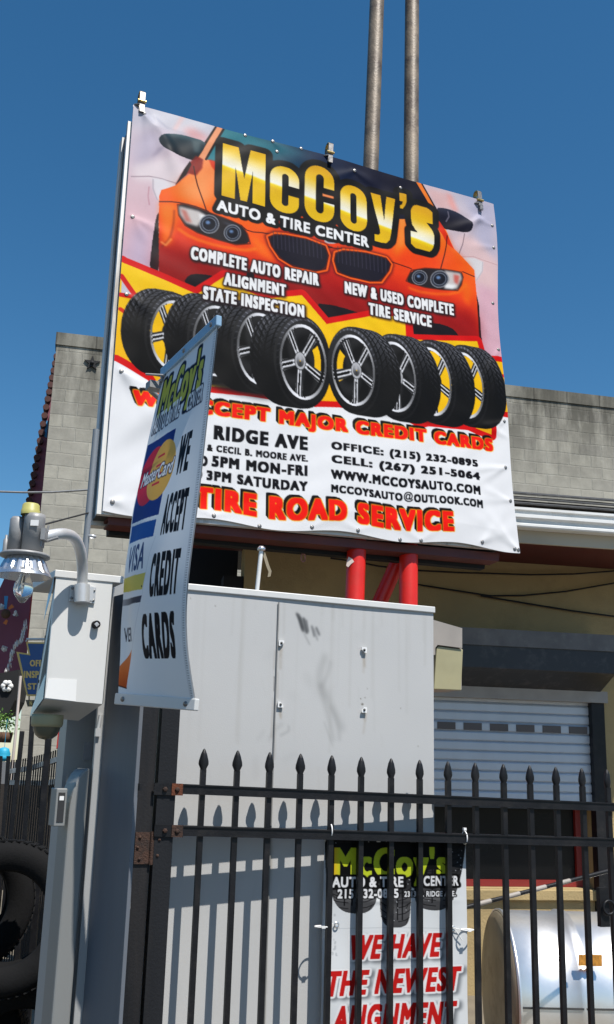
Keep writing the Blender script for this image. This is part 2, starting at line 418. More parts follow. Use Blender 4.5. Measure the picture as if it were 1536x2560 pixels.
def tyre_sprite(side, yellow=False, S=420, phi=55):
    """an alloy wheel with its tyre as a printed picture, turned by phi, its face towards `side`"""
    ph = rad(phi); a = np.array([side * math.sin(ph), 0, math.cos(ph)]); e1 = np.array([0, 1.0, 0]); e2 = np.cross(a, e1)
    pts = []; cols = []
    th, t = np.meshgrid(np.linspace(0, 2 * math.pi, 2600), np.linspace(-.02, .64, 460))
    rr = 1 - .10 * np.abs((t - .31) / .33) ** 6
    P = (e1 * (np.cos(th) * rr)[..., None] + e2 * (np.sin(th) * rr)[..., None] - a * t[..., None])
    n = e1 * np.cos(th)[..., None] + e2 * np.sin(th)[..., None]
    lit = .16 + .84 * np.clip(n[..., 1], 0, 1) ** 1.5 + .35 * np.clip(n[..., 2], 0, 1) * np.clip(n[..., 1] + .35, 0, 1)
    g = np.zeros_like(t)
    for q in (.10, .24, .38, .51): g = np.maximum(g, (np.abs(t - q) < .016))
    lat = (th * 40 / (2 * math.pi) + 2.2 * np.abs(t - .31) / .33 + np.where(t > .31, .5, 0)) % 1
    g = np.maximum(g, (lat < .22) & (t > .02)); g = np.maximum(g, ((th * 80 / (2 * math.pi) + t * 6) % 1 < .12) * .5 * (t > .24) * (t < .51))
    val = 9 + 104 * lit ** 1.25 * (1 - .86 * g); val = val + 105 * lit * np.clip(np.sin((th * 40 / (2 * math.pi) + 2.2 * np.abs(t - .31) / .33) * 2 * math.pi + .4), 0, 1) ** 6 * (1 - g)
    cols.append(np.stack([val * .96, val * .97, val * 1.04], -1).reshape(-1, 3) * .72); pts.append(P.reshape(-1, 3))
    r, th = np.meshgrid(np.linspace(0.02, .985, 520), np.linspace(0, 2 * math.pi, 2200))
    dep = np.where(r > .80, 0.03 * np.abs((r - .89) / .09) ** 2, np.where(r > .74, .02, .10))
    P = (e1 * (np.cos(th) * r)[..., None] + e2 * (np.sin(th) * r)[..., None] - a * dep[..., None])
    base = np.full(r.shape, 24.0); base += 26 * (np.sin(th * 2 + .6) > .2) * (r > .80) * (r < .97)
    base = np.where((r > .80), 26 + 20 * np.clip(np.cos(th - .5), 0, 1), base)
    base = np.where((r <= .80) & (r > .74), 175 + 75 * np.cos(2 * th + .4), base)
    base = np.where(r <= .74, 24 + 14 * np.cos(th * 3 + r * 9), base)
    k = (th / (2 * math.pi) * 5 + .05) % 1; dl = np.abs(k - .5) * 2 * math.pi / 5 * np.maximum(r, .2)
    dl = np.abs(k - .5) * 2 * math.pi / 5 * r
    half = .088 + .055 * r
    sp = (dl < half) & (r < .76); shade = 140 + 125 * np.sin(dl * 58 - .6)
    base = np.where(sp, np.clip(shade, 25, 245), base)
    base = np.where((dl < .032) & (r > .26) & (r < .76), 16, base)
    base = np.where(r < .20, 185, base); base = np.where(r < .13, 120 + 60 * np.cos(th), base); base = np.where((r < .20) & (r > .18), 70, base)
    base = np.clip(base, 14, 250)
    cc = np.stack([base, base, base * 1.02], -1)
    gap = (~sp) & (r < .72) & (r > .24)
    hole = gap & ((np.sin(th) * side * -1 > .25) if not yellow else (np.sin(th * 1.0) > -2)) & (r > (.5 if not yellow else .3)) & ((np.abs(np.sin(th * 2.5)) > -1) if yellow else (np.cos(th) * 1 > -.45) & (np.cos(th) < .55))
    cc[hole] = (236, 186, 36)
    pts.append(P.reshape(-1, 3)); cols.append(cc.reshape(-1, 3))
    Pn = np.concatenate(pts); Cn = np.concatenate(cols)
    o = np.argsort(Pn[:, 2], kind='stable'); Pn, Cn = Pn[o], Cn[o]
    ext = 1.45; img = np.zeros((S, S, 4), np.float32)
    ix = ((Pn[:, 0] + ext) / (2 * ext) * S).astype(int); iy = ((ext - Pn[:, 1]) / (2 * ext) * S).astype(int)
    img[iy, ix, :3] = Cn; img[iy, ix, 3] = 1
    return img, ext
def put_tyre(s, spr, face_px, edge_px):
    """face centre and the point straight above it on the tyre's edge, in photo pixels"""
    img, ext = spr; S = img.shape[0]; c = s.c(face_px); R = abs(s.c(edge_px)[1] - c[1]); h = R * ext
    x0, y0 = np.floor(c - h).astype(int); x1, y1 = np.ceil(c + h).astype(int)
    x0, y0 = max(x0, 0), max(y0, 0); x1, y1 = min(x1, s.w), min(y1, s.h); acc = 0
    for ox in (.25, .75):
        for oy in (.25, .75):
            X, Y = np.meshgrid(np.arange(x0, x1) + ox, np.arange(y0, y1) + oy)
            ix = np.clip(((X - c[0]) / h + 1) / 2 * S, 0, S - 1).astype(int); iy = np.clip(((Y - c[1]) / h + 1) / 2 * S, 0, S - 1).astype(int)
            acc = acc + img[iy, ix]
    acc = acc / 4; al = acc[..., 3:]
    rgb = acc[..., :3] / np.maximum(al, 1e-3)
    s.img[y0:y1, x0:x1] = s.img[y0:y1, x0:x1] * (1 - al) + rgb * al

# ------------------------------------------------------------------ the materials in use
M_cab = mat('grey_cabinet_paint', (.55, .55, .535), .42, var=.035, scale=2.2, stain=(.40, .40, .37), stain_amt=.35, stain_scale=1.6, streak=True, bump=.06, bscale=240)
M_pil = mat('grey_pillar_paint', (.33, .335, .335), .45, var=.05, scale=3, stain=(.22, .22, .21), stain_amt=.5, stain_scale=2.6, streak=True, bump=.05, bscale=200)
M_box = mat('pale_box_paint', (.60, .60, .585), .4, var=.03, scale=4, stain=(.42, .41, .36), stain_amt=.35, stain_scale=3.2, streak=True)
M_blk = mat('black_gate_paint', (.008, .008, .0095), .45, var=.3, scale=14, bump=.12, bscale=160, stain=(.03, .027, .025), stain_amt=.5, stain_scale=9, spec=.3)
M_post = mat('black_post_paint', (.009, .0095, .0115), .5, var=.3, scale=5, streak=True, bump=.1, bscale=120, stain=(.035, .03, .028), stain_amt=.5, stain_scale=4, spec=.3)
M_rust = mat('rust', (.045, .021, .013), .85, var=.45, scale=40, bump=.4, bscale=200, stain=(.018, .012, .010), stain_amt=.9, stain_scale=30)
M_orust = mat('orange_rust', (.11, .030, .010), .85, var=.4, scale=60, bump=.3, bscale=200)
M_red = mat('red_post_paint', (.60, .016, .008), .38, var=.1, scale=5, stain=(.45, .03, .015), stain_amt=.5, stain_scale=8, bump=.08, bscale=60)
M_chip = mat('pale_primer', (.6, .5, .45), .7)
M_steel = mat('weathered_steel', (.155, .122, .088), .55, metal=.15, var=.45, scale=6, streak=False, stain=(.055, .034, .024), stain_amt=1.0, stain_scale=5, bump=.25, bscale=60)
M_maroon = mat('maroon_steel', (.10, .022, .018), .6, var=.2, scale=7, bump=.1)
M_dark = mat('dark_void', (.006, .006, .007), .8, var=.2)
M_fr = mat('white_sign_frame', (.62, .61, .58), .45, var=.1, scale=6, streak=True, stain=(.22, .19, .15), stain_amt=.85, stain_scale=7)
M_chan = mat('dark_channel', (.05, .05, .048), .6, var=.3, scale=9)
M_brass = mat('brass_clamp', (.55, .40, .16), .32, metal=.9, var=.3, scale=40)
M_screw = mat('screw_head', (.22, .21, .20), .4, metal=.8, var=.2, scale=60)
M_zinc = mat('galvanised', (.60, .60, .60), .40, metal=.45, var=.14, scale=9, bump=.05, bscale=40)
M_grey = mat('grey_cast_metal', (.27, .27, .27), .5, metal=.25, var=.12, scale=14, bump=.08)
M_pipe = mat('grey_pipe', (.22, .235, .25), .45, metal=.3, var=.12, scale=9, streak=True)
M_alu = mat('aluminium', (.72, .73, .74), .28, metal=.9, var=.08, scale=14)
M_cream = mat('cream_plastic', (.34, .31, .18), .5, var=.1, scale=9, stain=(.30, .26, .14), stain_amt=.5, stain_scale=9)
M_ycap = mat('yellow_cap', (.42, .39, .12), .5, var=.1, scale=30)
M_taupe = mat('taupe_metal', (.30, .27, .24), .55, var=.1, scale=9)
M_stucco = mat('tan_stucco', (.39, .29, .14), .9, var=.1, scale=2.2, bump=.35, bscale=70, stain=(.26, .19, .09), stain_amt=.7, stain_scale=1.3)
M_shut = mat('shutter_slats', (.46, .50, .55), .42, metal=.2, var=.08, scale=4, streak=True)
M_shdark = mat('shutter_slots', (.10, .085, .08), .6)
M_hood = mat('charcoal_hood', (.022, .023, .027), .5, var=.2, scale=5, bump=.06, stain=(.11, .10, .10), stain_amt=.4, stain_scale=9)
M_white = mat('white_gutter_paint', (.74, .74, .72), .4, var=.05, scale=4, stain=(.5, .48, .43), stain_amt=.4, stain_scale=5)
M_beige = mat('beige_fascia', (.46, .41, .32), .7, var=.08)
M_soff = mat('oxblood_soffit', (.085, .011, .009), .7, var=.15, scale=4)
M_shing = mat('grey_shingle', (.05, .05, .049), .95, var=.5, scale=24, bump=.6, bscale=40)
M_wred = mat('red_window_frame', (.20, .014, .010), .5, var=.1)
M_glass = mat('dark_window_glass', (.006, .006, .006), .25, var=.1, spec=.15)
M_tank = mat('galvanised_tank', (.82, .81, .79), .36, metal=.85, var=.09, scale=5, bump=.05, bscale=16, stain=(.55, .54, .52), stain_amt=.5, stain_scale=5)
M_tankend = mat('tank_end', (.30, .25, .17), .5, metal=.4, var=.3, scale=4, stain=(.12, .09, .05), stain_amt=.7, stain_scale=5)
M_amber = mat('amber_plate', (.50, .22, .03), .55, var=.35, scale=70)
M_tyre = mat('tyre_rubber', (.006, .006, .0065), .85, spec=.2, var=.2, scale=30, bump=.15, bscale=120)
M_asph = mat('asphalt', (.07, .068, .064), .95, var=.25, scale=3, bump=.5, bscale=90)
M_conc = mat('concrete_yard', (.17, .145, .105), .95, var=.15, scale=2.5, bump=.3, bscale=50, stain=(.12, .10, .08), stain_amt=.6, stain_scale=1.5)
M_purp = mat('purple_paint', (.22, .065, .10), .75, var=.25, scale=1.6, stain=(.10, .05, .10), stain_amt=.6, stain_scale=1.2, streak=True)
M_tile = mat('clay_tile', (.07, .025, .02), .8, var=.3, scale=9)
M_blue = mat('mural_blue', (.05, .26, .52), .7, var=.15)
M_orange = mat('orange_paint', (.62, .16, .03), .6, var=.1)
M_redp = mat('red_paint', (.42, .03, .02), .7, var=.1, scale=3)
M_brown = mat('brown_paint', (.10, .05, .025), .8)
M_tins = mat('white_tinsel', (.75, .74, .72), .6, var=.1)
M_black = mat('black_fabric', (.012, .012, .013), .85, var=.2)
M_backdrop = mat('shade_dark_timber', (.022, .017, .014), .85, var=.4, scale=5, streak=True, bump=.2)  # near-black, so the timber colour carries the corner's shade
M_keyb = mat('keystone_blue', (.03, .09, .25), .5, var=.08, scale=8)
M_keyy = mat('keystone_yellow', (.78, .52, .15), .5, var=.1)
M_leaf = mat('leaf', (.10, .20, .035), .6, var=.5, scale=20)
M_lant = mat('blue_lantern', (.02, .33, .52), .5, var=.1)
M_enc = mat('grey_enclosure', (.22, .225, .22), .45, metal=.1, var=.06, scale=4, streak=True, stain=(.2, .2, .19), stain_amt=.4, stain_scale=4)
M_flap = mat('sky_tinted_metal', (.24, .38, .52), .25, var=.05, scale=3)  # blue of the reflected sky is put into the base colour
M_lcd = mat('lcd_glass', (.03, .032, .035), .06, spec=.8)
M_label = mat('white_label', (.74, .74, .73), .5, var=.02, scale=8)
M_tie = mat('white_nylon', (.75, .75, .74), .5)
M_vback = mat('vinyl_back', (.70, .70, .70), .5)
M_print = mat('vinyl_print', None, .46, var=.02, scale=5, attr='print', spec=.06)
M_printm = mat('painted_steel_print', None, .6, var=.03, scale=2.2, attr='print', bump=.06, bscale=240)
M_bulb = bpy.data.materials.new('bulb_glass'); M_bulb.use_nodes = True
_b = M_bulb.node_tree.nodes['Principled BSDF']; _b.inputs['Transmission Weight'].default_value = .9; _b.inputs['Roughness'].default_value = .04; _b.inputs['Base Color'].default_value = (.95, .97, .97, 1)

# ------------------------------------------------------------------ the ground
MB().add([(-400, -60, 0), (400, -60, 0), (400, 700, 0), (-400, 700, 0)], [(0, 1, 2, 3)]).build('ground', M_asph)
tag(bpy.data.objects['ground'], kind='structure')
y_ = MB(); y_.add([(-9, 3.0, .004), (9, 3.0, .004), (9, 15.5, .004), (-9, 15.5, .004)], [(0, 1, 2, 3)])
tag(y_.build('yard', M_conc), kind='structure')

# ------------------------------------------------------------------ planes of the place
GATE = vplane(507, 1990, 3.78, 19.6)
CAB = vplane(480, 1990, 3.885, 16.7)
PIL = vplane(391, 1900, 3.25, 29)
_h, _v = (6047.7, 1840.5), (779.6, -5616.9)
_d1, _d2 = nrm(ray(*_h)), nrm(ray(*_v))
_n = np.cross(_d1, _d2); _n = _n if _n[1] < 0 else -_n
SIGN = Plane(at(780, 850, 5.8), _n)
WALL = vplane(1300, 1900, 8.1, 10)
def cmu_plane(ang): return vplane(1400, 1900, 15.8, ang)
CA = min(np.arange(2, 24, .25), key=lambda a: abs(cmu_plane(a).hit(145, 831)[2] - cmu_plane(a).hit(1268, 963)[2]))
CMU = cmu_plane(CA)

# ------------------------------------------------------------------ concrete block building behind
def wall_uv(o, origin, d, ms):
    me = o.data; uvl = me.uv_layers.new(name='UVMap'); org = ORG[o.as_pointer()]
    for lp in me.loops:
        w = np.array(me.vertices[lp.vertex_index].co) + org; q = w - origin
        uvl.data[lp.index].uv = (float(q @ d), float(w[2]))
cd = hdir(CA); cL = CMU.hit(145, 831); cR = CMU.hit(1268, 963); ztop = (cL[2] + cR[2]) / 2
M_cmu = brick_mat('grey_concrete_block', (.39, .37, .31), (.29, .275, .235), (.35, .335, .285), .40, .20, top_z=ztop)
p0 = CMU.hit(145, 831); p0 = np.array([p0[0], p0[1], 0]); p1 = p0 + cd * 16
cb = thing('block_building', p0, 'grey concrete block building with a sooty top behind the billboard', 'building')
zc = ztop - .2
o = MB().prism([p0, p1, p1 + ZUP * zc, p0 + ZUP * zc], -CMU.n * 6).build('wall', M_cmu, cb); wall_uv(o, p0, cd, None)
M_cop = brick_mat('coping_block', (.25, .24, .20), (.18, .17, .14), (.10, .095, .08), .60, .5, top_z=ztop + .5)
o = MB().prism([p0 - cd * .02 + ZUP * (zc + .002) + CMU.n * .02, p1 + ZUP * (zc + .002) + CMU.n * .02, p1 + ZUP * ztop + CMU.n * .02, p0 - cd * .02 + ZUP * ztop + CMU.n * .02], -CMU.n * .3).build('coping', M_cop, cb); wall_uv(o, p0, cd, None)
sc_ = CMU.hit(231, 907, .03); st = []
for k in range(10):
    r_ = .125 if k % 2 == 0 else .05; a_ = math.pi / 2 + k * math.pi / 5
    st.append(sc_ + cd * r_ * math.cos(a_) + ZUP * r_ * math.sin(a_))
s_ = MB().prism(st, -CMU.n * .025); s_.lathe(sc_, CMU.n, [(.0, .03), (.025, .03), (.03, 0)], 10)
s_.build('star_anchor', M_dark, cb)

# ------------------------------------------------------------------ purple building with a raking tiled edge, left of the block wall
PUR = vplane(100, 1500, 16.1, CA)
pb = thing('purple_building', PUR.hit(20, 1900) * [1, 1, 0], 'dark purple painted wall with a raking row of clay tiles beside the block wall', 'building')
rake = [(143, 890), (120, 1000), (96, 1130), (72, 1262), (40, 1385), (0, 1470), (-90, 1680)]
poly = [PUR.hit(*q) for q in rake] + [PUR.hit(-90, 1900), PUR.hit(72, 1690), PUR.hit(150, 1690), PUR.hit(165, 900)]
MB().prism(poly, -PUR.n * .3).build('wall', M_purp, pb)
for i in range(27):
    t_ = i / 26; f_ = t_ * 4.2; k = int(f_); k = min(k, len(rake) - 2); w = f_ - k
    q = np.array(rake[k]) * (1 - w) + np.array(rake[k + 1]) * w
    c_ = PUR.hit(q[0] - 1, q[1], .1)
    MB().tube([c_, c_ - PUR.n * .35], [.055, .045], 8).build('clay_tile', M_tile, pb)
b_ = MB().prism([PUR.hit(116, 1050, .012), PUR.hit(121, 1053, .012), PUR.hit(117, 1095, .012), PUR.hit(110, 1090, .012)], -PUR.n * .01); b_.build('blue_mural_patch', M_blue, pb)
MB().prism([PUR.hit(79, 1490, .03), PUR.hit(86, 1490, .03), PUR.hit(73, 1606, .03), PUR.hit(67, 1606, .03)], -PUR.n * .02).build('red_trim', M_redp, pb)
# wall flower of painted sheet metal and pompoms
FLW = vplane(20, 1540, 15.7, CA)
fl = thing('wall_flower', FLW.hit(15, 1560), 'painted metal flower with orange and blue petals on the purple wall', 'ornament')
MB().lathe(FLW.hit(15, 1535), FLW.n, [(0, .03), (.07, .03), (.075, 0)], 12).build('flower_centre', M_brown, fl)
for (a, b), mm in ((((22, 1522), (33, 1514)), M_orange), (((18, 1550), (12, 1560)), M_orange), (((14, 1522), (16, 1490)), M_blue)):
    pa, pb_ = FLW.hit(*a, .02), FLW.hit(*b, .02); s = nrm(np.cross(pb_ - pa, FLW.n)) * .03
    MB().prism([pa - s * .6, pb_ - s, pb_ + s, pa + s * .6], -FLW.n * .012).build('petal', mm, fl)
for i, (q, lab) in enumerate((((41, 1534), 'white paper pompom beside the orange and blue wall flower'), ((11, 1621), 'lower white paper pompom on a wire on the purple wall'), ((4, 1517), 'large white paper pompom at the upper left of the wall flower'))):
    m_ = MB(); c_ = FLW.hit(*q)
    for k in range(26):
        v_ = nrm(rng.normal(size=3)) * .035; n_ = nrm(rng.normal(size=3)); a_ = nrm(np.cross(n_, [1, .3, .2])) * .025; b2 = np.cross(n_, a_)
        m_.add([c_ + v_ - a_, c_ + v_ - b2, c_ + v_ + a_, c_ + v_ + b2], [(0, 1, 2, 3)])
    tag(m_.build('paper_pompom', M_tins), lab, 'pompom', 'pompoms on the purple wall')
g_ = MB(); GP = [(66, 1553), (58, 1580), (55, 1598), (40, 1612), (30, 1635), (24, 1660), (16, 1682)]
for k in range(260):
    t_ = rng.random() * (len(GP) - 1); i = int(t_); w = t_ - i
    q = np.array(GP[i]) * (1 - w) + np.array(GP[i + 1]) * w + rng.normal(size=2) * 2.2
    c_ = at(q[0], q[1], 14.6 + rng.normal() * .04); n_ = nrm(rng.normal(size=3)); a_ = nrm(np.cross(n_, [1, .3, .2])); b2 = np.cross(n_, a_)
    g_.add([c_ - a_ * .04, c_ - b2 * .007, c_ + a_ * .04, c_ + b2 * .007], [(0, 1, 2, 3)])
tag(g_.build('tinsel_garland', M_tins), 'white tinsel garland hanging down the purple wall', 'garland')

# black canopy with a paper flower, post, plant, lantern at the far left
CAN = vplane(20, 1720, 9.5, 5)
ca = thing('black_canopy', CAN.hit(10, 1900) * [1, 1, 0] + [0, 0, CAN.hit(10, 1780)[2]], 'black fabric canopy with a white paper flower at the left edge', 'canopy')
MB().prism([CAN.hit(*q) for q in [(-40, 1690), (2, 1683), (48, 1674), (44, 1720), (38, 1750), (22, 1782), (-40, 1800)]], -CAN.n * .5).build('canopy_cloth', M_black, ca)
pc = CAN.hit(18, 1715, .02); m_ = MB()
for k in range(6):
    a_ = k * math.pi / 3; c_ = pc + hdir(5) * .032 * math.cos(a_) + ZUP * .032 * math.sin(a_)
    m_.lathe(c_, CAN.n, [(0, .012), (.022, .008), (.027, 0)], 10)
m_.build('paper_flower', M_tins, ca)
MB().lathe(pc + CAN.n * .014, CAN.n, [(0, .008), (.012, .006), (.014, 0)], 10).build('flower_eye', M_black, ca)
tag(MB().tube([at(52, 1690, 9.2), at(40, 1830, 9.2), at(22, 2000, 9.2)], .013, 8).build('wooden_pole', mat('pale_pole', (.55, .48, .44), .7, var=.2)), 'pale thin pole standing beside the black canopy', 'pole')
pl = thing('potted_plant', at(14, 1835, 9.3), 'small green plant hanging under the black canopy', 'plant')
m_ = MB()
for k in range(230):
    c_ = at(12, 1806, 9.3) + rng.normal(size=3) * [.055, .05, .045]; n_ = nrm(rng.normal(size=3) + [0, -.4, .7]); a_ = nrm(np.cross(n_, rng.normal(size=3))); b2 = np.cross(n_, a_)
    m_.add([c_ - a_ * .018, c_ - b2 * .009, c_ + a_ * .018, c_ + b2 * .009], [(0, 1, 2, 3)])
m_.build('foliage', M_leaf, pl)
MB().lathe(at(12, 1842, 9.3), ZUP, [(0, -.05), (.06, -.05), (.075, .04), (.065, .04), (.0, .03)], 14).build('pot', M_brown, pl)
m_ = MB(); c_ = at(10, 1886, 8.9)
m_.lathe(c_, ZUP, [(.012, -.06), (.04, -.05), (.052, -.02), (.05, -.018), (.057, .005), (.05, .02), (.05, .022), (.04, .05), (.012, .06)], 20)
m_.tube([c_ + ZUP * .06, c_ + ZUP * .3], .002, 6)
tag(m_.build('paper_lantern', M_lant), 'round blue paper lantern hanging at the left edge', 'lantern')

# timber backdrop standing in for deep shade, iron fences, tyres at the lower left
sh = MB()
SH = vplane(100, 2000, 8.2, 6)
sh.prism([SH.hit(q, y) for q, y in [(38, 1960), (225, 1960), (225, 2750), (38, 2750)]], -SH.n * .1)
sh.prism([SH.hit(q, y) for q, y in [(-120, 1960), (37, 1960), (37, 2225), (-120, 2225)]], -SH.n * .1)
sh.prism([SH.hit(q, y) for q, y in [(-120, 2420), (37, 2405), (37, 2750), (-120, 2750)]], -SH.n * .1)  # extra dark sheet where the ground should lie in shade
tag(sh.build('shade_backdrop', M_backdrop), 'dark timber backdrop standing in for shade behind the iron fence at lower left', 'screen')
tag(MB().prism([at(*q, 8.0) for q in [(146, 1826), (174, 1826), (170, 1850), (141, 1872)]], (0, .05, 0)).build('red_board', M_redp), 'small bright red board behind the iron fence', 'board')
tag(MB().prism([at(*q, 8.3) for q in [(175, 1800), (198, 1795), (196, 1990), (172, 1990)]], (0, .05, 0)).build('grey_board', mat('grey_board', (.2, .22, .24), .7)), 'narrow grey board beside the red board', 'board')
ff = thing('iron_fence', at(120, 2100, 7.2) * [1, 1, 0], 'fine black iron fence with two pale rails behind the thick bars', 'fence')
r1 = [(28, 1928, 7.7), (75, 1921, 7.5), (120, 1907, 7.2), (188, 1884, 6.8)]; r2 = [(28, 1956, 7.7), (75, 1957, 7.5), (118, 1958, 7.2), (188, 1945, 6.8)]
M_rail = mat('dusty_rail', (.42, .41, .39), .5, metal=.1, var=.4, scale=20)
for r_ in (r1, r2):
    P_ = [at(q[0], q[1], q[2] - .03) for q in r_]; m_ = MB()
    for a, b in zip(P_[:-1], P_[1:]): m_.box((a + b) / 2, [(b - a) / 2, ZUP * .017, nrm(np.cross(b - a, ZUP)) * .012])
    m_.build('rail', M_rail, ff)
for k in range(28):
    t_ = k / 27; px = 30 + 156 * t_; Y_ = 7.7 - .92 * t_; yt = 1900 - 42 * t_ ** 1.5
    a_ = at(px, yt, Y_); b_ = np.array([a_[0], a_[1], .1]); MB().box((a_ + b_) / 2, [(.0045, 0, 0), (0, .0045, 0), ZUP * (a_[2] - .1) / 2]).build('picket', M_blk, ff)
SIDE = vplane(60, 2000, 5.4, 4)
sg = thing('yard_gate', SIDE.hit(60, 2300) * [1, 1, 0], 'black yard gate of widely spaced bars left of the grey pillar', 'gate')
for (a, b, w) in (((56, 1828), (26, 2120), .0105), ((82, 1790), (60, 2140), .0115), ((124, 1815), (100, 2140), .015), ((22, 1890), (6, 2120), .009), ((2, 1890), (-12, 2120), .009)):
    t_ = SIDE.hit(*a); b_ = SIDE.hit(*b); b_ = t_ + (b_ - t_) / (t_[2] - b_[2]) * (t_[2] - .05)
    d_ = nrm(t_ - b_); MB().box((t_ + b_) / 2, [hdir(4) * w, SIDE.n * w, (t_ - b_) / 2]).build('bar', M_blk, sg)
def tyre(c, ax, R_, wd, label):
    root = thing('tyre', np.array(c) - ZUP * R_, label, 'tyre', 'tyres hung on the yard gate')
    prof = [(R_ * .60, -wd * .34), (R_ * .63, -wd * .42), (R_ * .80, -wd * .52), (R_ * .93, -wd * .47), (R_ * .985, -wd * .38), (R_, -wd * .2), (R_, wd * .2), (R_ * .985, wd * .38), (R_ * .93, wd * .47), (R_ * .80, wd * .52), (R_ * .63, wd * .42), (R_ * .60, wd * .34), (R_ * .66, wd * .3), (R_ * .9, 0), (R_ * .66, -wd * .3), (R_ * .60, -wd * .34)]
    MB().lathe(c, ax, prof, 64).build('tyre_carcass', M_tyre, root)
    z = nrm(ax); x = nrm(np.cross(z, ZUP)); y = np.cross(z, x); m_ = MB()
    for k in range(60):
        w = 2 * math.pi * k / 60; rd = x * math.cos(w) + y * math.sin(w); tg = np.cross(z, rd)
        for off, sk in ((-.3, .4), (-.02, 0), (.28, -.4)):
            m_.box(np.array(c) + rd * (R_ * 1.0) + z * wd * off, [rd * .003, nrm(tg + z * sk) * R_ * .036, z * wd * .115])
    m_.build('tread', M_tyre, root)
tyre(at(14, 2292, 4.5), (.12, -1, .05), .305, .2, 'black tyre hung upright at the lower left corner')
tyre(at(48, 2640, 4.62), (.3, -1, .1), .31, .21, 'lowest black tyre, added to darken the bottom left corner that cuts it')  # added to blacken the ground below the hung tyre
tyre(at(-120, 2600, 4.75), (.1, -1, .0), .31, .21, 'black tyre added to darken the area under the hung one at the lower left')  # also added for darkness, mostly out of view
tyre(at(-88, 2250, 4.78), (.35, -1, .0), .30, .2, 'second black tyre mostly outside the left edge, tread showing')

# ------------------------------------------------------------------ the shop building: stucco front, shutter, eaves
WD = hdir(10); WO = WALL.hit(1300, 1900) * [1, 1, 0]
def wsz(px, py, off=0): q = WALL.hit(px, py, off); return (q - WO) @ WD, q[2]
def W_(s, z, off=0): return WO + WD * s + ZUP * z + WALL.n * off
tb = thing('tyre_shop', W_(0, 0), 'tan stucco tyre shop with deep eaves, white gutter and rolling shutter', 'building')
sL, sR = wsz(600, 1700)[0], wsz(1800, 1700)[0]; EO = .95
zg = wsz(1410, 1345, EO)[1]                      # underside of the eaves
oL, oR = wsz(1030, 1850)[0], wsz(1474, 1850)[0]; oT, oB = wsz(1300, 1742)[1], wsz(1300, 2221)[1]
def wrect(m_, s0, s1, z0, z1, off=0, th=.25, mi=0): return m_.prism([W_(s0, z0, off), W_(s1, z0, off), W_(s1, z1, off), W_(s0, z1, off)], -WALL.n * th, mi)
m_ = MB(); wrect(m_, sL, oL, 0, zg); wrect(m_, oR, sR, 0, zg); wrect(m_, oL, oR, oT, zg); wrect(m_, oL, oR, 0, oB)
m_.build('wall', M_stucco, tb)
m_ = MB(); wrect(m_, wsz(430, 1700)[0], sL - .003, 0, zg + .9, -.5, .1); wrect(m_, sL - .16, sL - .005, 0, zg - .25, -.01, .2)
m_.build('dark_doorway', M_dark, tb)
m_ = MB(); wrect(m_, oL - .5, oR + .3, oB - .3, oT + .2, -.9, .05); m_.build('room_back', M_dark, tb)
zs = wsz(1300, 2004)[1]
w_ = MB(); fw = .05
wrect(w_, oL, oR - .02, oB + .002, oB + fw, -.10, .06); wrect(w_, oR - fw - .05, oR - .012, oB + fw, oT, -.10, .06); wrect(w_, oL, oL + fw, oB + fw, oT, -.10, .06)
win = w_.build('window', M_wred, tb)
g_ = MB(); wrect(g_, oL + fw, oR - fw - .052, oB + fw, oT, -.135, .008); g_.build('pane', M_glass, win)
m_ = MB(); wrect(m_, oL - .1, oR + .06, oB - .085, oB - .005, .035, .1); m_.build('window_sill', M_stucco, tb, bevel=.008)
# rolling shutter
sh_ = thing('rolling_shutter', W_((oL + oR) / 2, zs, .03), 'blue grey rolling shutter half lowered over the shop window under a charcoal hood', 'shutter')
m_ = MB(); nz = 11; hz = (oT + .02 - zs) / nz
for k in range(nz):
    z0 = zs + k * hz; prof = [(0, .0), (.06, .010), (.14, .015), (.78, .016), (.90, .012), (.95, .002), (1.0, .0)]
    vs = [];
    for t_, of in prof: vs += [W_(oL - .03, z0 + t_ * hz, .012 + of), W_(oR + .02, z0 + t_ * hz, .012 + of)]
    m_.add(vs, [(2 * i, 2 * i + 1, 2 * i + 3, 2 * i + 2) for i in range(len(prof) - 1)])
m_.build('slat_curtain', M_shut, sh_)
zr = wsz(1300, 1814)[1]; kk = round((zr - zs) / hz - .5); m_ = MB(); zc_ = zs + (kk + .48) * hz
x0 = wsz(1091, 1805)[0]
for k in range(6):
    a_ = wsz(1091 + k * 65.5, 1810)[0]; b2 = wsz(1091 + k * 65.5 + 45, 1810)[0]; wrect(m_, a_, b2, zc_ - hz * .40, zc_ + hz * .34, .033, .010)
m_.build('slot_row', M_shdark, sh_)
m_ = MB(); wrect(m_, oR - .012, oR + .095, oB - .35, oT + .03, .09, .09); m_.build('guide_rail', M_blk, sh_)
m_ = MB(); wrect(m_, oL - .03, oR + .02, zs - .05, zs, .05, .04); m_.build('bottom_bar', M_hood, sh_)
hl, hr = wsz(1090, 1600, .38)[0], wsz(1537, 1600, .38)[0]
z1_, z2_, z3_ = wsz(1250, R1(700, 940)[1], .22)[1], wsz(1250, R1(700, 1030)[1], .38)[1], wsz(1250, R1(700, 1196)[1], .38)[1]
pr = [(.003, z1_ + .02), (.22, z1_), (.38, z2_), (.38, z3_), (.33, z3_ - .02), (.003, oT + .01)]
MB().prism([W_(hl, z, of) for of, z in pr], WD * (hr - hl)).build('hood', M_hood, sh_, bevel=.006)
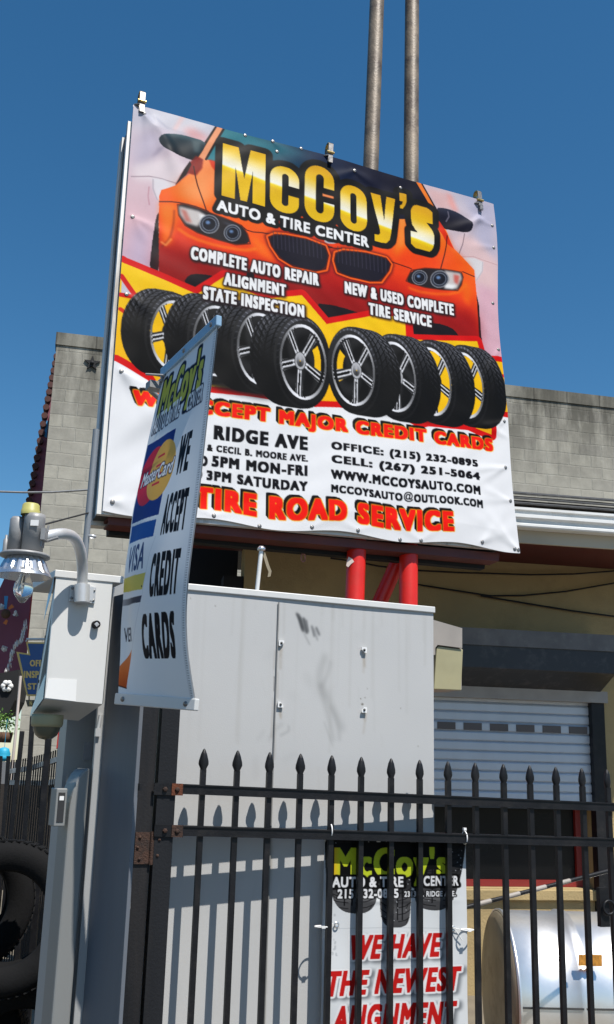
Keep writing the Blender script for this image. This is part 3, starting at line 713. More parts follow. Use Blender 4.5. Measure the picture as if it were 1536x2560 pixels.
MB().prism([W_(hl + .004, z, of) for of, z in ((.225, z1_ + .012), (.392, z1_ - .004), (.392, z2_ - .01), (.383, z2_ - .01), (.383, z1_ - .014), (.225, z1_ + .004))], WD * (hr - hl - .008)).build('hood_band', mat('skylit_grey_band', (.125, .12, .118), .65, var=.2, scale=7, stain=(.2, .19, .18), stain_amt=.5, stain_scale=12), sh_)  # strip's lighter grey stands in for sky light on the hood's top face
m_ = MB(); wrect(m_, oL - .05, oR + .12, oT - .03, oT + .06, .11, .10); m_.build('head_trim', M_taupe, sh_)
# eaves: soffit, fascia, gutter, shingles
eL, eR = wsz(452, 1330, EO)[0], wsz(1800, 1330, EO)[0]
def eave(m_, pr, mi=0): return m_.prism([W_(eL, z, of) for of, z in pr], WD * (eR - eL), mi)
eave(MB(), [(-.25, zg + .002), (EO - .02, zg + .002), (EO - .02, zg + .04), (-.25, zg + .04)]).build('soffit', M_soff, tb)
eave(MB(), [(EO - .015, zg - .06), (EO + .012, zg - .06), (EO + .012, zg + .10), (EO - .015, zg + .10)]).build('fascia', M_beige, tb)
gz = zg + .035
gut = [(EO + .014, gz), (EO + .098, gz), (EO + .106, gz + .010), (EO + .106, gz + .026), (EO + .094, gz + .036), (EO + .096, gz + .056), (EO + .120, gz + .070), (EO + .120, gz + .092), (EO + .106, gz + .098), (EO + .108, gz + .118), (EO + .124, gz + .124), (EO + .124, gz + .142), (EO + .114, gz + .142), (EO + .114, gz + .128), (EO + .09, gz + .10), (EO + .08, gz + .02), (EO + .02, gz + .012), (EO + .016, gz + .13), (EO + .014, gz + .13)]
eave(MB(), gut).build('gutter', M_white, tb)
m_ = MB()
for k in range(4):
    z0 = gz + .13 + k * .085; of = EO + .10 - k * .16
    eave(m_, [(of, z0), (of, z0 + .012), (of - .34, z0 + .125), (of - .34, z0 + .10)])
eave(m_, [(EO - .8, gz + .44), (EO - .8, gz + .46), (EO - 4.6, gz + .50), (EO - 4.6, gz + .47)])
m_.build('shingles', M_shing, tb)
for nm, pts, lab in (('wall_cable', [(120, 515), (420, 530), (620, 535), (900, 545), (1200, 540), (1500, 518)], 'thin black cable sagging along the shaded stucco, the upper of two'),
                     ('wall_cable', [(120, 612), (300, 640), (620, 690), (860, 688), (1150, 660), (1500, 600)], 'thin black cable sagging lower across the shaded stucco'),
                     ('wall_cable', [(560, 690), (860, 740), (1200, 795), (1500, 835)], 'thin black cable sloping down to the right above the shutter hood'),
                     ('wall_cable', [(-480, 430), (-300, 455), (-150, 485), (120, 515)], 'thin dark cable on the stucco between chain and red posts')):
    tag(MB().tube([WALL.hit(*R1(*q), .03) for q in pts], .007, 6).build(nm, M_black), lab, 'cable', 'cables strung along the stucco wall')
crk = [S5(690, 270), S5(682, 330), S5(668, 375), S5(640, 410), S5(628, 445)]
# beige wall box beside the cabinet
BX = vplane(1120, 1650, 4.62, 14)
bx = thing('meter_box', BX.hit(1120, 1728), 'beige metal meter box with cream cover fixed beside the grey cabinet', 'box')
MB().prism([BX.hit(*R1(*q)) for q in [(190, 850), (428, 920), (428, 1340), (190, 1338)]], -BX.n * .2).build('box_body', M_taupe, bx)
MB().prism([BX.hit(*R1(*q), .022) for q in [(255, 1048), (270, 1040), (438, 1062), (425, 1345), (236, 1337)]], -BX.n * .02).build('box_cover', M_cream, bx, bevel=.003)
MB().prism([BX.hit(*R1(*q), .03) for q in [(190, 845), (432, 915), (432, 1052), (262, 1030), (246, 1050), (246, 1100), (190, 1100)]], -BX.n * .028).build('rain_hood', M_taupe, bx)
# tank at the lower right
TA = 2; td = hdir(TA); tn = np.array([math.sin(rad(TA)), -math.cos(rad(TA)), 0])
tc = at(1250, 2487, 6.3); r_t = .46; t0 = tc
tk = thing('galvanised_tank', t0 - ZUP * r_t, 'shiny galvanised drum lying on its side behind the gate', 'tank')
m_ = MB(); Lt = 2.2; prof = [(r_t, -.005)]
m_.lathe(t0, td, [(r_t - .004, .0), (r_t + .008, .004), (r_t + .008, .016), (r_t, .02), (r_t, .34), (r_t + .012, .355), (r_t + .004, .37), (r_t + .012, .385), (r_t, .40), (r_t, .80), (r_t + .012, .815), (r_t + .004, .83), (r_t + .012, .845), (r_t, .86), (r_t, Lt)], 96).build('shell', M_tank, tk)
MB().lathe(t0, -td, [(r_t - .004, -.004), (r_t - .015, .012), (r_t * .7, .03), (0, .04)], 64).build('end_cap', M_tankend, tk)
sv = MB(); sv.box(t0 + td * .7 + tn * (r_t + .002) + ZUP * .03, [td * .68, tn * .005, ZUP * .005]); sv.build('seam', M_chan, tk)
am = TANKP = vplane(1475, 2400, 5.85, TA)
MB().prism([am.hit(*R2(*q)) for q in [(1243, 1625), (1400, 1628), (1400, 1705), (1243, 1702)]], -am.n * .015).build('amber_plate', M_amber, tk)
for s_ in (.25, 1.3):
    for q in (-.3, .3):
        m_ = MB(); m_.box(t0 + td * s_ + tn * q - ZUP * (r_t * .8 + t0[2] / 2 - r_t / 2 - .05), [td * .03, tn * .03, ZUP * (t0[2] - r_t * .8) / 2]); m_.build('leg', M_blk, tk)
# diagonal bar seen behind the pickets
ba = at(*R2(440, 1300), 5.2); bb = at(*R2(1500, 1030), 5.6)
brr = thing('barrier_arm', ba, 'black striped bar sloping up to the right behind the gate', 'bar')
MB().tube([ba, bb], .011, 8).build('arm', M_blk, brr)
for t_ in (.12, .30, .47, .63): 
    c_ = ba * (1 - t_) + bb * t_; d_ = nrm(bb - ba); MB().tube([c_ - d_ * .045, c_ + d_ * .045], .0122, 8).build('stripe', M_taupe, brr)

# ------------------------------------------------------------------ billboard
BC = [np.array(SIGN.hit(*q)) for q in ((333, 264), (1232, 512), (1296, 1379), (256, 1278))]
BU, BV = BC[1] - BC[0], BC[3] - BC[0]
SN = SIGN.n
def b_uv(p): q = SIGN.hit(*p) - BC[0]; return np.linalg.lstsq(np.stack([BU, BV], 1), q, rcond=None)[0]
screws = [A(1005, 393), A(1028, 448), A(1450, 555), B(320, 342), B(615, 443), B(1195, 680), B(1205, 822), B(1222, 1182), B(1258, 1480), C(190, 538), C(140, 1285), C(727, 1383), C(992, 1420),
          D(45, 1382), D(338, 1412), D(607, 1446), D(740, 1460), D(1130, 1478), D(1338, 1505), D(1360, 1512), D(1283, 705), D(1293, 1000), D(1322, 1210), A(240, 800), C(220, 92), A(302, 240), A(268, 190), A(855, 356), A(1160, 436)]
SUV = [b_uv(q) for q in screws]
creases = []                                    # (u, v, angle, length, width, height)
def cr(i, *angs, L=.10, w=.006, h=.006):
    for a in angs: creases.append((*SUV[i], rad(a), L, w, h))
cr(9, 35, 52, L=.10, h=.010, w=.008); cr(9, 20, L=.16, h=.004); cr(10, -12, 12, L=.11, h=.009, w=.007); cr(10, -35, L=.08, h=.005)
cr(17, -28, -48, L=.11, h=.009, w=.007); cr(19, -135, -150, L=.10, h=.008); cr(20, 160, 140, L=.12, h=.006); cr(21, 170, 150, L=.14, h=.007); cr(22, 175, 195, L=.10, h=.006)
cr(8, 100, 120, L=.09, h=.009); cr(2, 25, 150, L=.07, h=.006); cr(0, 20, 40, L=.07, h=.007); cr(4, 60, L=.05); cr(3, 20, L=.07); cr(25, 60, 80, L=.10, h=.009); cr(25, 45, L=.14, h=.006); cr(23, 20, 60, L=.08, h=.006); cr(24, 30, L=.07)
cr(13, -20, L=.07); cr(14, -160, -25, L=.07); cr(16, -150, -30, L=.08); cr(11, -160, -20, L=.08); cr(5, 190, L=.1, h=.006); cr(6, 170, L=.07)
creases += [(.96, .06, rad(150), .16, .008, .010), (.95, .05, rad(120), .13, .006, .008), (.05, .02, rad(65), .2, .010, .010), (.09, .10, rad(75), .12, .012, .010), (.995, .62, rad(62), .15, .006, .008), (.99, .70, rad(200), .12, .008, .008)]
def bill_h(u, v):
    h = .012 * np.sin(u * 5.2 + 1) * np.sin(v * 4.1 + .3) + .004 * np.sin(u * 17 + 3 * v) * np.sin(v * 9 + 2)
    h += .0016 * np.sin(u * 61 + 9 * np.sin(v * 7)) * np.sin(v * 43 + 6 * np.sin(u * 5))
    # loose white corner at lower left
    h += .010 * np.exp(-((u - .09) / .07) ** 2 - ((v - .80) / .12) ** 2) * np.sin(v * 40 + u * 25)
    for cu, cv, a, L, w, hh in creases:
        du, dv = u - cu, v - cv; al = du * math.cos(a) + dv * math.sin(a); pe = -du * math.sin(a) + dv * math.cos(a)
        h = h + hh * np.exp(-(pe / (w * (1 + np.maximum(al, 0) / L * 1.6))) ** 2) * np.exp(-np.maximum(al, 0) / L) * (1 / (1 + np.exp(-al / .006)))
    edge = np.clip(np.minimum(np.minimum(u, 1 - u), np.minimum(v, 1 - v)) / .05, 0, 1)
    return h * (.35 + .65 * edge)
def bill_P(u, v):
    u = np.asarray(u, float); v = np.asarray(v, float)
    # bottom-left corner has slipped a little, right edge bellies out between its screws
    bu = .010 * np.sin(v * math.pi) ** 2 * (u ** 6) * -1 + .004 * np.sin(v * 13) * (u ** 8)
    bv = -.0075 * np.sin(np.clip(u, 0, 1) * math.pi) ** .8 * (1 - np.clip(v, 0, 1)) ** 7 + .006 * np.sin(u * 21) * (v ** 10) - .004 * np.sin(u * math.pi * 2) ** 2 * ((1 - v) ** 10) * -1
    return BC[0] + (u + bu)[..., None] * BU + (v + bv)[..., None] * BV + (bill_h(u, v) + .012)[..., None] * SN
def flat_bill(u, v):
    u = np.asarray(u, float); v = np.asarray(v, float); return BC[0] + u[..., None] * BU + v[..., None] * BV

T_ = Sheet(flat_bill, 620, 660, (244, 244, 246), 2)
# hazy upper background with ghost cars
T_.poly([(-.01, -.01), (1.01, -.01), (1.01, .62), (-.01, .62)], vgrad((780, 330), (780, 800), [(0, (196, 194, 208)), (.35, (214, 196, 204)), (.7, (222, 186, 194)), (1, (214, 172, 186))]), uv=True)
T_.poly([A(300, 190), A(520, 240), A(700, 300), A(660, 350), A(560, 340), A(420, 330), A(320, 300)], (214, 214, 222), .8, soft=8)
T_.poly([A(240, 430), A(300, 330), A(360, 330), A(400, 420), A(340, 520), A(250, 560)], (178, 172, 196), .6, soft=9)
T_.poly([A(510, 330), A(560, 310), A(660, 370), A(640, 400), A(560, 380)], (222, 150, 146), .6, soft=6)
T_.poly([A(245, 520), A(330, 500), A(470, 480), A(560, 540), A(470, 640), A(380, 620), A(240, 590)], (232, 218, 222), .9, soft=6)
T_.line([A(235, 580), A(330, 582), A(400, 595), A(480, 625)], 2, (150, 130, 140), .7)
T_.poly([A(350, 590), A(410, 600), A(480, 640), A(400, 670), A(390, 720), A(365, 690), A(350, 640)], (232, 228, 232), .85, soft=2)
T_.line([A(352, 600), A(352, 650), A(375, 710)], 2, (186, 176, 186), .8)
T_.poly([A(235, 870), A(330, 840), A(340, 1100), A(200, 1040)], (196, 178, 200), .8, soft=9)
T_.line([A(330, 640), A(325, 690), A(332, 735)], 2, (188, 140, 150), .6)
T_.poly([B(760, 430), B(900, 470), B(960, 560), B(880, 600), B(800, 520)], (226, 178, 172), .7, soft=6)
T_.poly([B(900, 470), B(940, 490), B(985, 600), B(940, 590)], (232, 160, 150), .7, soft=4)
T_.poly([B(1000, 480), B(1210, 560), B(1225, 900), B(1080, 760), B(1080, 650)], (182, 180, 202), .85, soft=9)
T_.poly([B(960, 740), B(1080, 760), B(1230, 930), B(1235, 1100), B(1110, 1060), B(1020, 880)], (228, 196, 194), .8, soft=7)
T_.poly([A(340, 480), A(380, 430), A(420, 420), A(380, 460)], (150, 140, 160), .6, soft=2)
T_.line([A(470, 330), A(520, 250), A(560, 240)], 6, (236, 196, 192), .7, soft=2); T_.line([A(360, 260), A(430, 320), A(520, 350)], 3, (168, 168, 184), .6, soft=2)
T_.poly([A(240, 200), A(330, 200), A(360, 290), A(250, 330)], (186, 188, 204), .6, soft=8)
T_.line([B(1020, 735), B(1010, 800), B(990, 860)], 1.6, (120, 100, 108), .8)
T_.line([B(1000, 880), B(1080, 880), B(1232, 935)], 1.6, (190, 150, 150), .6)
T_.poly([B(1010, 885), B(1090, 890), B(1145, 915), B(1140, 980), B(1110, 1030), B(1090, 960)], (226, 224, 226), .9, soft=1)
T_.line([B(1140, 915), B(1140, 975), B(1105, 1035)], 2, (200, 190, 196), .9)
T_.poly([B(1110, 1060), B(1240, 1100), B(1265, 1500), B(1150, 1500)], (218, 176, 188), .9, soft=7)
# tyres under the car's flanks
T_.poly([A(388, 770), A(380, 840), A(390, 1120), A(330, 1100), A(345, 950), A(368, 800)], (24, 22, 30), smooth=1)
T_.poly([B(1100, 1085), B(1130, 1200), B(1142, 1345), B(1160, 1520), B(1100, 1500)], (20, 18, 24))
# the orange car
body = [A(705, 300), A(640, 400), A(600, 470), A(560, 560), A(470, 635), A(397, 656), A(385, 690), A(383, 800), A(383, 1115), A(520, 1200), A(700, 1300), B(130, 1400), B(700, 1450), B(1135, 1430), B(1122, 1250), B(1108, 1100), B(1090, 965), B(1020, 890), B(960, 830), B(880, 660), B(830, 575), B(724, 405)]
T_.poly(body, vgrad((640, 400), (600, 720), [(0, (232, 150, 104)), (.28, (228, 138, 84)), (.42, (232, 112, 40)), (.62, (228, 96, 26)), (.78, (206, 66, 22)), (.9, (160, 38, 26)), (1, (140, 30, 26))]))
rightg = vgrad((1090, 560), (1050, 840), [(0, (240, 150, 80)), (.16, (234, 112, 38)), (.35, (232, 96, 24)), (.55, (216, 74, 22)), (.75, (176, 42, 24)), (1, (140, 28, 24))])
Mr = T_.fillmask(T_.cs([B(-200, 600), B(300, 560), B(600, 590), B(840, 590), B(960, 830), B(1090, 960), B(1135, 1440), B(-200, 1440)])); Mb = T_.fillmask(T_.cs(body))
T_.paint(blur(Mr, 26) * Mb, rightg)
# darker belly, glossy flanks and hood reflections
T_.poly([A(385, 1000), A(560, 1010), A(900, 1150), A(1400, 1220), B(450, 1160), B(1110, 1240), B(1135, 1440), B(60, 1420), A(700, 1330), A(383, 1120)], (136, 28, 26), .75, soft=14)
T_.poly([A(390, 730), A(470, 735), A(480, 800), A(440, 960), A(400, 940)], (240, 134, 60), .8, soft=5)
T_.line([A(466, 770), A(462, 850), A(440, 930), A(400, 965)], 3, (120, 50, 22), .55, soft=1, smooth=1)
T_.line([A(396, 940), A(420, 958), A(448, 925)], 3, (250, 170, 110), .7, soft=1)
T_.poly([A(480, 620), A(640, 560), A(690, 720), A(600, 740), A(500, 700)], (236, 168, 122), .7, soft=10)
T_.poly([B(600, 600), B(650, 640), B(650, 800), B(580, 880), B(600, 720)], (248, 160, 92), .7, soft=6)
T_.poly([B(640, 840), B(880, 860), B(880, 945), B(700, 950), B(600, 910)], (216, 72, 20), .6, soft=8)
T_.poly([B(910, 720), B(960, 830), B(1080, 950), B(900, 950), B(890, 900)], (212, 84, 30), .5, soft=6)
T_.poly([A(880, 905), A(980, 960), A(1030, 1060), A(920, 1000)], (246, 130, 56), .6, soft=5)
T_.line([A(490, 870), A(560, 920), A(700, 965), A(850, 985), A(910, 975)], 4, (250, 150, 70), .7, soft=2, smooth=1)
T_.line([B(680, 1075), B(780, 1110), B(980, 1120), B(1040, 1060)], 4, (250, 146, 64), .6, soft=2, smooth=1)
T_.poly([B(1000, 1010), B(1060, 1040), B(1090, 1120), B(1060, 1200), B(1020, 1150)], (236, 116, 46), .7, soft=5)
# glass, pillars, mirrors
T_.poly([A(742, 300), B(718, 405), B(832, 585), B(700, 640), B(380, 640), A(1400, 700), A(900, 560), A(640, 490)], vgrad((555, 400), (1060, 560), [(0, (54, 124, 134)), (.22, (34, 84, 100)), (.45, (20, 44, 72)), (.7, (20, 26, 48)), (1, (18, 18, 34))]))
T_.poly([A(790, 345), A(1000, 400), A(1200, 470), A(1000, 470), A(830, 390)], (66, 140, 150), .45, soft=7)
T_.line([A(748, 306), A(700, 385), A(640, 490)], 3.5, (26, 22, 26))
T_.line([A(703, 302), A(640, 398), A(596, 470)], 4, (40, 26, 24)); T_.line([A(722, 306), A(665, 400), A(615, 490)], 8, (226, 160, 124))
T_.line([B(724, 405), B(775, 490), B(832, 580)], 8, (226, 130, 60)); T_.line([B(745, 410), B(790, 490), B(838, 572)], 3, (26, 24, 34))
T_.poly([A(380, 380), A(398, 360), A(450, 349), A(525, 360), A(640, 392), A(632, 430), A(605, 470), A(580, 498), A(535, 488), A(460, 462), A(410, 430), A(388, 405)], vgrad(A(500, 350), A(500, 490), [(0, (84, 110, 118)), (.25, (30, 54, 64)), (1, (12, 20, 28))]), smooth=1)
T_.poly([A(565, 385), A(610, 395), A(605, 450), A(575, 455)], (90, 108, 112), .7, soft=2)
T_.poly([A(585, 470), A(625, 490), A(618, 540), A(585, 580), A(545, 570), A(470, 635), A(500, 580), A(550, 510)], (122, 34, 28), .9, soft=1)
T_.poly([A(470, 635), A(520, 545), A(552, 500), A(560, 520), A(530, 580)], (30, 26, 28), .9)
T_.poly([A(655, 490), A(700, 500), A(695, 560), A(670, 530)], (196, 60, 30), .9, soft=1)
T_.poly([B(838, 568), B(900, 572), B(980, 600), B(1062, 655), B(1072, 690), B(1058, 720), B(1030, 728), B(950, 715), B(895, 705), B(862, 690), B(850, 620)], vgrad(B(950, 590), B(950, 720), [(0, (52, 56, 74)), (.4, (28, 28, 44)), (1, (20, 18, 30))]), smooth=1)
T_.line([B(915, 595), B(922, 625), B(905, 655)], 2.5, (120, 116, 130), .8)
T_.poly([B(860, 650), B(892, 700), B(958, 830), B(912, 795), B(880, 740), B(850, 700)], (206, 60, 28), .95)
# panel lines
for pts in ([A(387, 720), A(470, 722), A(560, 742), A(650, 775)], [A(572, 530), A(585, 610), A(612, 690), A(640, 772)], [A(830, 850), A(870, 882), A(970, 888), A(1330, 962)], [B(-20, 790), B(140, 822), B(330, 838), B(545, 905), B(690, 952)], [B(912, 745), B(908, 830), B(878, 955)], [B(1018, 975), B(1092, 1008)]):
    T_.line(pts, 2, (64, 26, 18), .9, smooth=1)
# head lamps
def lamp(outline, rings, bright):
    T_.poly(outline, (34, 30, 34), smooth=2); T_.line(outline, 2.4, (90, 40, 26), .8, closed=True)
    for q, col, al in bright: T_.poly(q, col, al, soft=2)
    for c_, r_ in rings:
        T_.ell(c_, r_ * 1.10, r_ * 1.04, (150, 154, 162), .8); T_.ell(c_, r_ * .98, r_ * .92, (52, 56, 68)); T_.ell(c_, r_ * .80, r_ * .74, (120, 128, 142), .8); T_.ell(c_, r_ * .70, r_ * .65, (22, 25, 36)); T_.ell((c_[0] - r_ * .15, c_[1] - r_ * .18), r_ * .26, r_ * .20, (120, 150, 190), .9, soft=1)
lamp([A(484, 738), A(520, 735), A(620, 768), A(740, 812), A(832, 850), A(865, 895), A(880, 948), A(800, 955), A(700, 930), A(590, 893), A(525, 852), A(490, 795)], [(A(655, 845), 23), (A(782, 892), 20)],
     [([A(490, 745), A(600, 775), A(640, 800), A(590, 860), A(530, 840), A(495, 790)], (226, 218, 214), .9), ([A(500, 760), A(530, 770), A(560, 840), A(525, 830)], (176, 90, 80), .7), ([A(600, 790), A(640, 800), A(610, 830)], (250, 250, 250), .9), ([A(720, 830), A(800, 850), A(840, 880), A(760, 850)], (96, 104, 124), .7)])
lamp([B(690, 962), B(780, 948), B(900, 958), B(1010, 978), B(1022, 1010), B(1012, 1060), B(990, 1095), B(900, 1090), B(780, 1072), B(690, 1045), B(658, 1030)], [(B(745, 1008), 18), (B(872, 1020), 21)],
     [([B(900, 965), B(1005, 985), B(1014, 1020), B(985, 1085), B(905, 1075), B(930, 1020)], (230, 222, 218), .9), ([B(960, 990), B(1000, 1000), B(990, 1060), B(965, 1040)], (190, 80, 70), .75), ([B(910, 1050), B(980, 1060), B(960, 1085), B(900, 1080)], (252, 252, 252), .9)])
# kidney grilles with their bars
for out in ([A(985, 912), A(1020, 898), A(1080, 900), A(1190, 920), A(1290, 958), A(1308, 1005), A(1292, 1078), A(1240, 1088), A(1120, 1062), A(1045, 1018), A(1000, 955)], [B(197, 905), B(205, 860), B(255, 845), B(400, 860), B(525, 892), B(552, 925), B(540, 965), B(490, 1032), B(420, 1032), B(300, 1006), B(218, 975)]):
    T_.line(out, 16, (66, 22, 14), .6, closed=True, soft=2, smooth=0); T_.line(out, 10, (238, 104, 34), closed=True); T_.line(out, 4, (60, 20, 14), .9, closed=True)
    M_ = T_.poly(out, (26, 24, 38), smooth=2); cx = np.mean([p[0] for p in out]); cy = np.mean([p[1] for p in out])
    for k in range(-6, 7):
        x_ = cx + k * 10; T_.line([(x_ - 2, cy - 34 + k * 2.2), (x_, cy + 6 + k * 2.2)], 1.6, (70, 66, 84), .55)
T_.ell(A(1330, 928), 19, 7, (190, 196, 206), .9); T_.ell(A(1330, 926), 14, 5, (60, 70, 100))
# lower intakes
for q in ([A(515, 1160), A(545, 1118), A(600, 1112), A(690, 1125), A(660, 1150), A(585, 1205)], [B(690, 1300), B(850, 1298), B(950, 1330), B(990, 1370), B(1002, 1405), B(690, 1395)], [B(58, 1175), B(200, 1190), B(400, 1250), B(160, 1292), B(140, 1290)], [A(850, 1100), A(905, 1105), A(900, 1150), A(930, 1225), A(880, 1200)]):
    T_.poly(q, (26, 18, 26), smooth=1)
# yellow burst edged in red
burst = [A(180, 1040), A(190, 1048), A(590, 1222), A(742, 1126), A(800, 1180), A(945, 1235), A(1000, 1240), A(1165, 1222), A(1300, 1378), B(132, 1312), B(450, 1252), B(660, 1262), B(672, 1405), B(1118, 1422), B(1140, 1500), B(1200, 1548), B(1300, 1560), B(1300, 1640), D(1320, 650), D(1240, 632), D(1190, 690), D(1198, 790), D(1050, 725), D(780, 700), D(740, 712), D(600, 640), D(220, 575), D(70, 572), C(1310, 705), C(900, 640), C(400, 590), C(380, 560), C(170, 440), C(100, 430), A(100, 1040)]
T_.line(burst, 26, (30, 12, 14), .95, closed=True) if False else None
Q_ = T_.cs(burst)
T_.paint(np.roll(dilate(T_.fillmask(Q_), 8), (9, 4), (0, 1)) * 1.0, (28, 14, 16))
T_.line(burst, 20, (196, 28, 22), closed=True); T_.poly(burst, (240, 190, 40))
T_.paint(T_.fillmask(Q_), vgrad((700, 700), (720, 1000), [(0, (242, 196, 46)), (.5, (238, 186, 40)), (1, (232, 176, 36))]))
T_.poly([A(184, 1125), A(262, 1240), A(178, 1225)], (200, 196, 208)); T_.line([A(182, 1120), A(262, 1240), A(176, 1222)], 7, (190, 30, 24))
T_.line([A(176, 1300), A(215, 1328), A(260, 1330)], 6, (196, 60, 24)); T_.line([B(1225, 1640), B(1300, 1645)], 6, (200, 60, 30)); T_.line([B(672, 1262), B(676, 1405)], 12, (196, 28, 22))
# tyres: dark ground shade, then the stacks from back to front
T_.poly([C(330, 480), C(560, 560), C(760, 640), C(1000, 690), C(1150, 690), C(1000, 400), C(700, 300), C(500, 300)], (26, 26, 32), .95, soft=5)
T_.poly([D(400, 300), D(700, 250), D(1100, 420), D(1150, 690), D(980, 700), D(800, 705), D(600, 665), D(420, 640)], (26, 26, 32), .95, soft=5)
spL, spR = tyre_sprite(1), tyre_sprite(-1); spLy, spRy = tyre_sprite(1, True), tyre_sprite(-1, True)
for f, e, sp in ((C(497, 325), C(497, 82), spLy), (C(745, 358), C(745, 110), spL), (C(1000, 405), C(1000, 150), spL), (C(1250, 478), C(1250, 212), spL),
                 (D(1030, 470), D(1030, 215), spRy), (D(812, 445), D(812, 178), spRy), (D(575, 415), D(575, 140), spR), (D(310, 372), D(310, 95), spR)):
    put_tyre(T_, sp, f, e)
for q, a, b in ((C(1235, 700), 120, 12), (D(350, 640), 110, 11), (D(900, 690), 130, 9)): pass
# the wording
K1 = dict(bx=.088, by=.034, space=1.29)
K2 = dict(bx=.070, by=.046, space=1.25)
logo = [("M", A(735, 400), A(962, 745)), ("c", A(992, 512), A(1148, 797)), ("C", A(1180, 511), A(1343, 843)), ("o", B(228, 413), B(403, 737)), ("y", B(425, 476), B(590, 812)), ("'", B(607, 474), B(655, 582)), ("s", B(675, 540), B(835, 852))]
def rr(x0, y0, x1, y1, r, ry):                   # rounded slab in letter space
    out = []
    for cx, cy, a0 in ((x1 - r, y0 + ry, -90), (x1 - r, y1 - ry, 0), (x0 + r, y1 - ry, 90), (x0 + r, y0 + ry, 180)):
        out += [(cx + r * math.cos(rad(a0 + k * 15)), cy + ry * math.sin(rad(a0 + k * 15))) for k in range(7)]
    return out
def slab_letter(ch, a, b):
    ca, cb = T_.c(a), T_.c(b); q = lambda P_: T_.fillmask(np.array([[ca[0] + p[0] * (cb[0] - ca[0]), ca[1] + p[1] * (cb[1] - ca[1])] for p in P_]))
    if ch == 'M': return q([(0, 0), (.36, 0), (.5, .58), (.64, 0), (1, 0), (1, 1), (.70, 1), (.70, .40), (.575, 1), (.425, 1), (.30, .40), (.30, 1), (0, 1)])
    if ch == 'o': return q(rr(0, 0, 1, 1, .46, .27)) * (1 - q(rr(.38, .16, .62, .84, .12, .08)))
    if ch in 'cC':
        k = .40 if ch == 'c' else .37
        return q(rr(0, 0, 1, 1, .46, .25)) * (1 - q(rr(k, .15, .64, .85, .12, .08))) * (1 - q([(.60, k), (1.1, k), (1.1, 1 - k), (.60, 1 - k)]))
    if ch == 'y': return q([(0, 0), (.40, 0), (.53, .52), (.64, 0), (1, 0), (.80, .76), (.74, .90), (.60, .985), (.40, 1), (.12, 1), (.12, .86), (.30, .85), (.36, .80), (.34, .72)])
    if ch == "'": return q([(0, 0), (1, 0), (1, .45), (.82, .72), (.45, .98), (.05, 1), (.05, .82), (.35, .72), (.48, .52), (0, .52)])
    return T_.textmask(ch, a, b, bx=.095, by=.03)
masks = [slab_letter(ch, a, b) for ch, a, b in logo]
LM = np.max(masks, 0); dk = dilate((LM > .4).astype(np.float32), int(15 * T_.ss * .78))
sub = T_.textmask("AUTO & TIRE CENTER", A(698, 708), B(415, 822), hpx=27, **dict(bx=.045, by=.04, space=1.14))
dk = np.maximum(dk, dilate((sub > .4).astype(np.float32), int(9 * T_.ss * .74)))
T_.paint(blur(dk, 1), (12, 11, 14))
T_.paint(LM, vgrad((700, 395), (672, 545), [(0, (206, 160, 26)), (.18, (222, 184, 60)), (.36, (244, 232, 190)), (.47, (250, 248, 236)), (.50, (232, 204, 60)), (.56, (214, 176, 22)), (.85, (216, 180, 20)), (1, (200, 160, 24))]))
T_.paint(sub, (250, 250, 250))
for s_, a, b, hp in (("COMPLETE AUTO REPAIR", A(557, 965), A(1258, 1172), 31), ("ALIGNMENT", A(737, 1105), A(1078, 1230), 30), ("STATE INSPECTION", A(625, 1178), A(1178, 1345), 31), ("NEW & USED COMPLETE", B(258, 1035), B(968, 1255), 29), ("TIRE SERVICE", B(412, 1170), B(824, 1328), 29)):
    T_.text(s_, a, b, (248, 248, 248), (44, 30, 34), 1.6, sh=(30, 18, 22), shd=(2, 3), shs=2, hpx=hp, **K1)
RED = (222, 46, 24)
def redtext(s_, a, b, hp, d_=4): T_.text(s_, a, b, RED, (238, 176, 40), 1.2, sh=(14, 12, 12), shd=(-d_, -d_), hpx=hp, **K2)
redtext("WE ACCEPT MAJOR CREDIT CARDS", C(262, 640), D(1215, 920), 44); redtext("TIRE ROAD SERVICE", C(620, 1202), D(950, 1420), 54)
BKT = (20, 20, 24)
for s_, a, b, hp in (("RIDGE AVE", C(730, 845), C(1270, 992), 35), ("& CECIL B. MOORE AVE.", C(690, 955), C(1270, 1058), 17), ("5PM MON-FRI", C(718, 1022), C(1267, 1140), 27), ("3PM SATURDAY", C(688, 1107), C(1268, 1228), 25),
                 ("TO", C(590, 1012), C(692, 1088), 27), ("TO", C(560, 1098), C(662, 1162), 25),
                 ("OFFICE: (215) 232-0895", D(170, 832), D(1113, 1012), 25), ("CELL: (267) 251-5064", D(170, 918), D(1125, 1097), 26), ("WWW.MCCOYSAUTO.COM", D(165, 1014), D(1125, 1177), 23), ("MCCOYSAUTO", D(165, 1112), D(622, 1210), 20), ("OUTLOOK.COM", D(692, 1166), D(1138, 1260), 20)):
    T_.text(s_, a, b, BKT, hpx=hp, **K2)
gm = T_.img.mean(-1, keepdims=True); sat = (T_.img.max(-1, keepdims=True) - T_.img.min(-1, keepdims=True)) / 255
k_ = np.clip(sat * 3, 0, 1); im2 = gm + (T_.img - gm) * (1 + .16 * k_); im2 = im2 + (im2 - 120) * .10 * k_
gr = rng.normal(size=im2.shape[:2]).astype(np.float32); gr = blur(gr, 1) * 5.0 + blur(rng.normal(size=im2.shape[:2]).astype(np.float32), 7) * 16
T_.img = np.clip(im2 + gr[..., None] * np.clip(k_ + .25, 0, 1), 0, 255).astype(np.float32)
T_.text('@', D(628, 1150), D(688, 1216), BKT, bx=.018, by=.018, hpx=25)
bcol = T_.done()

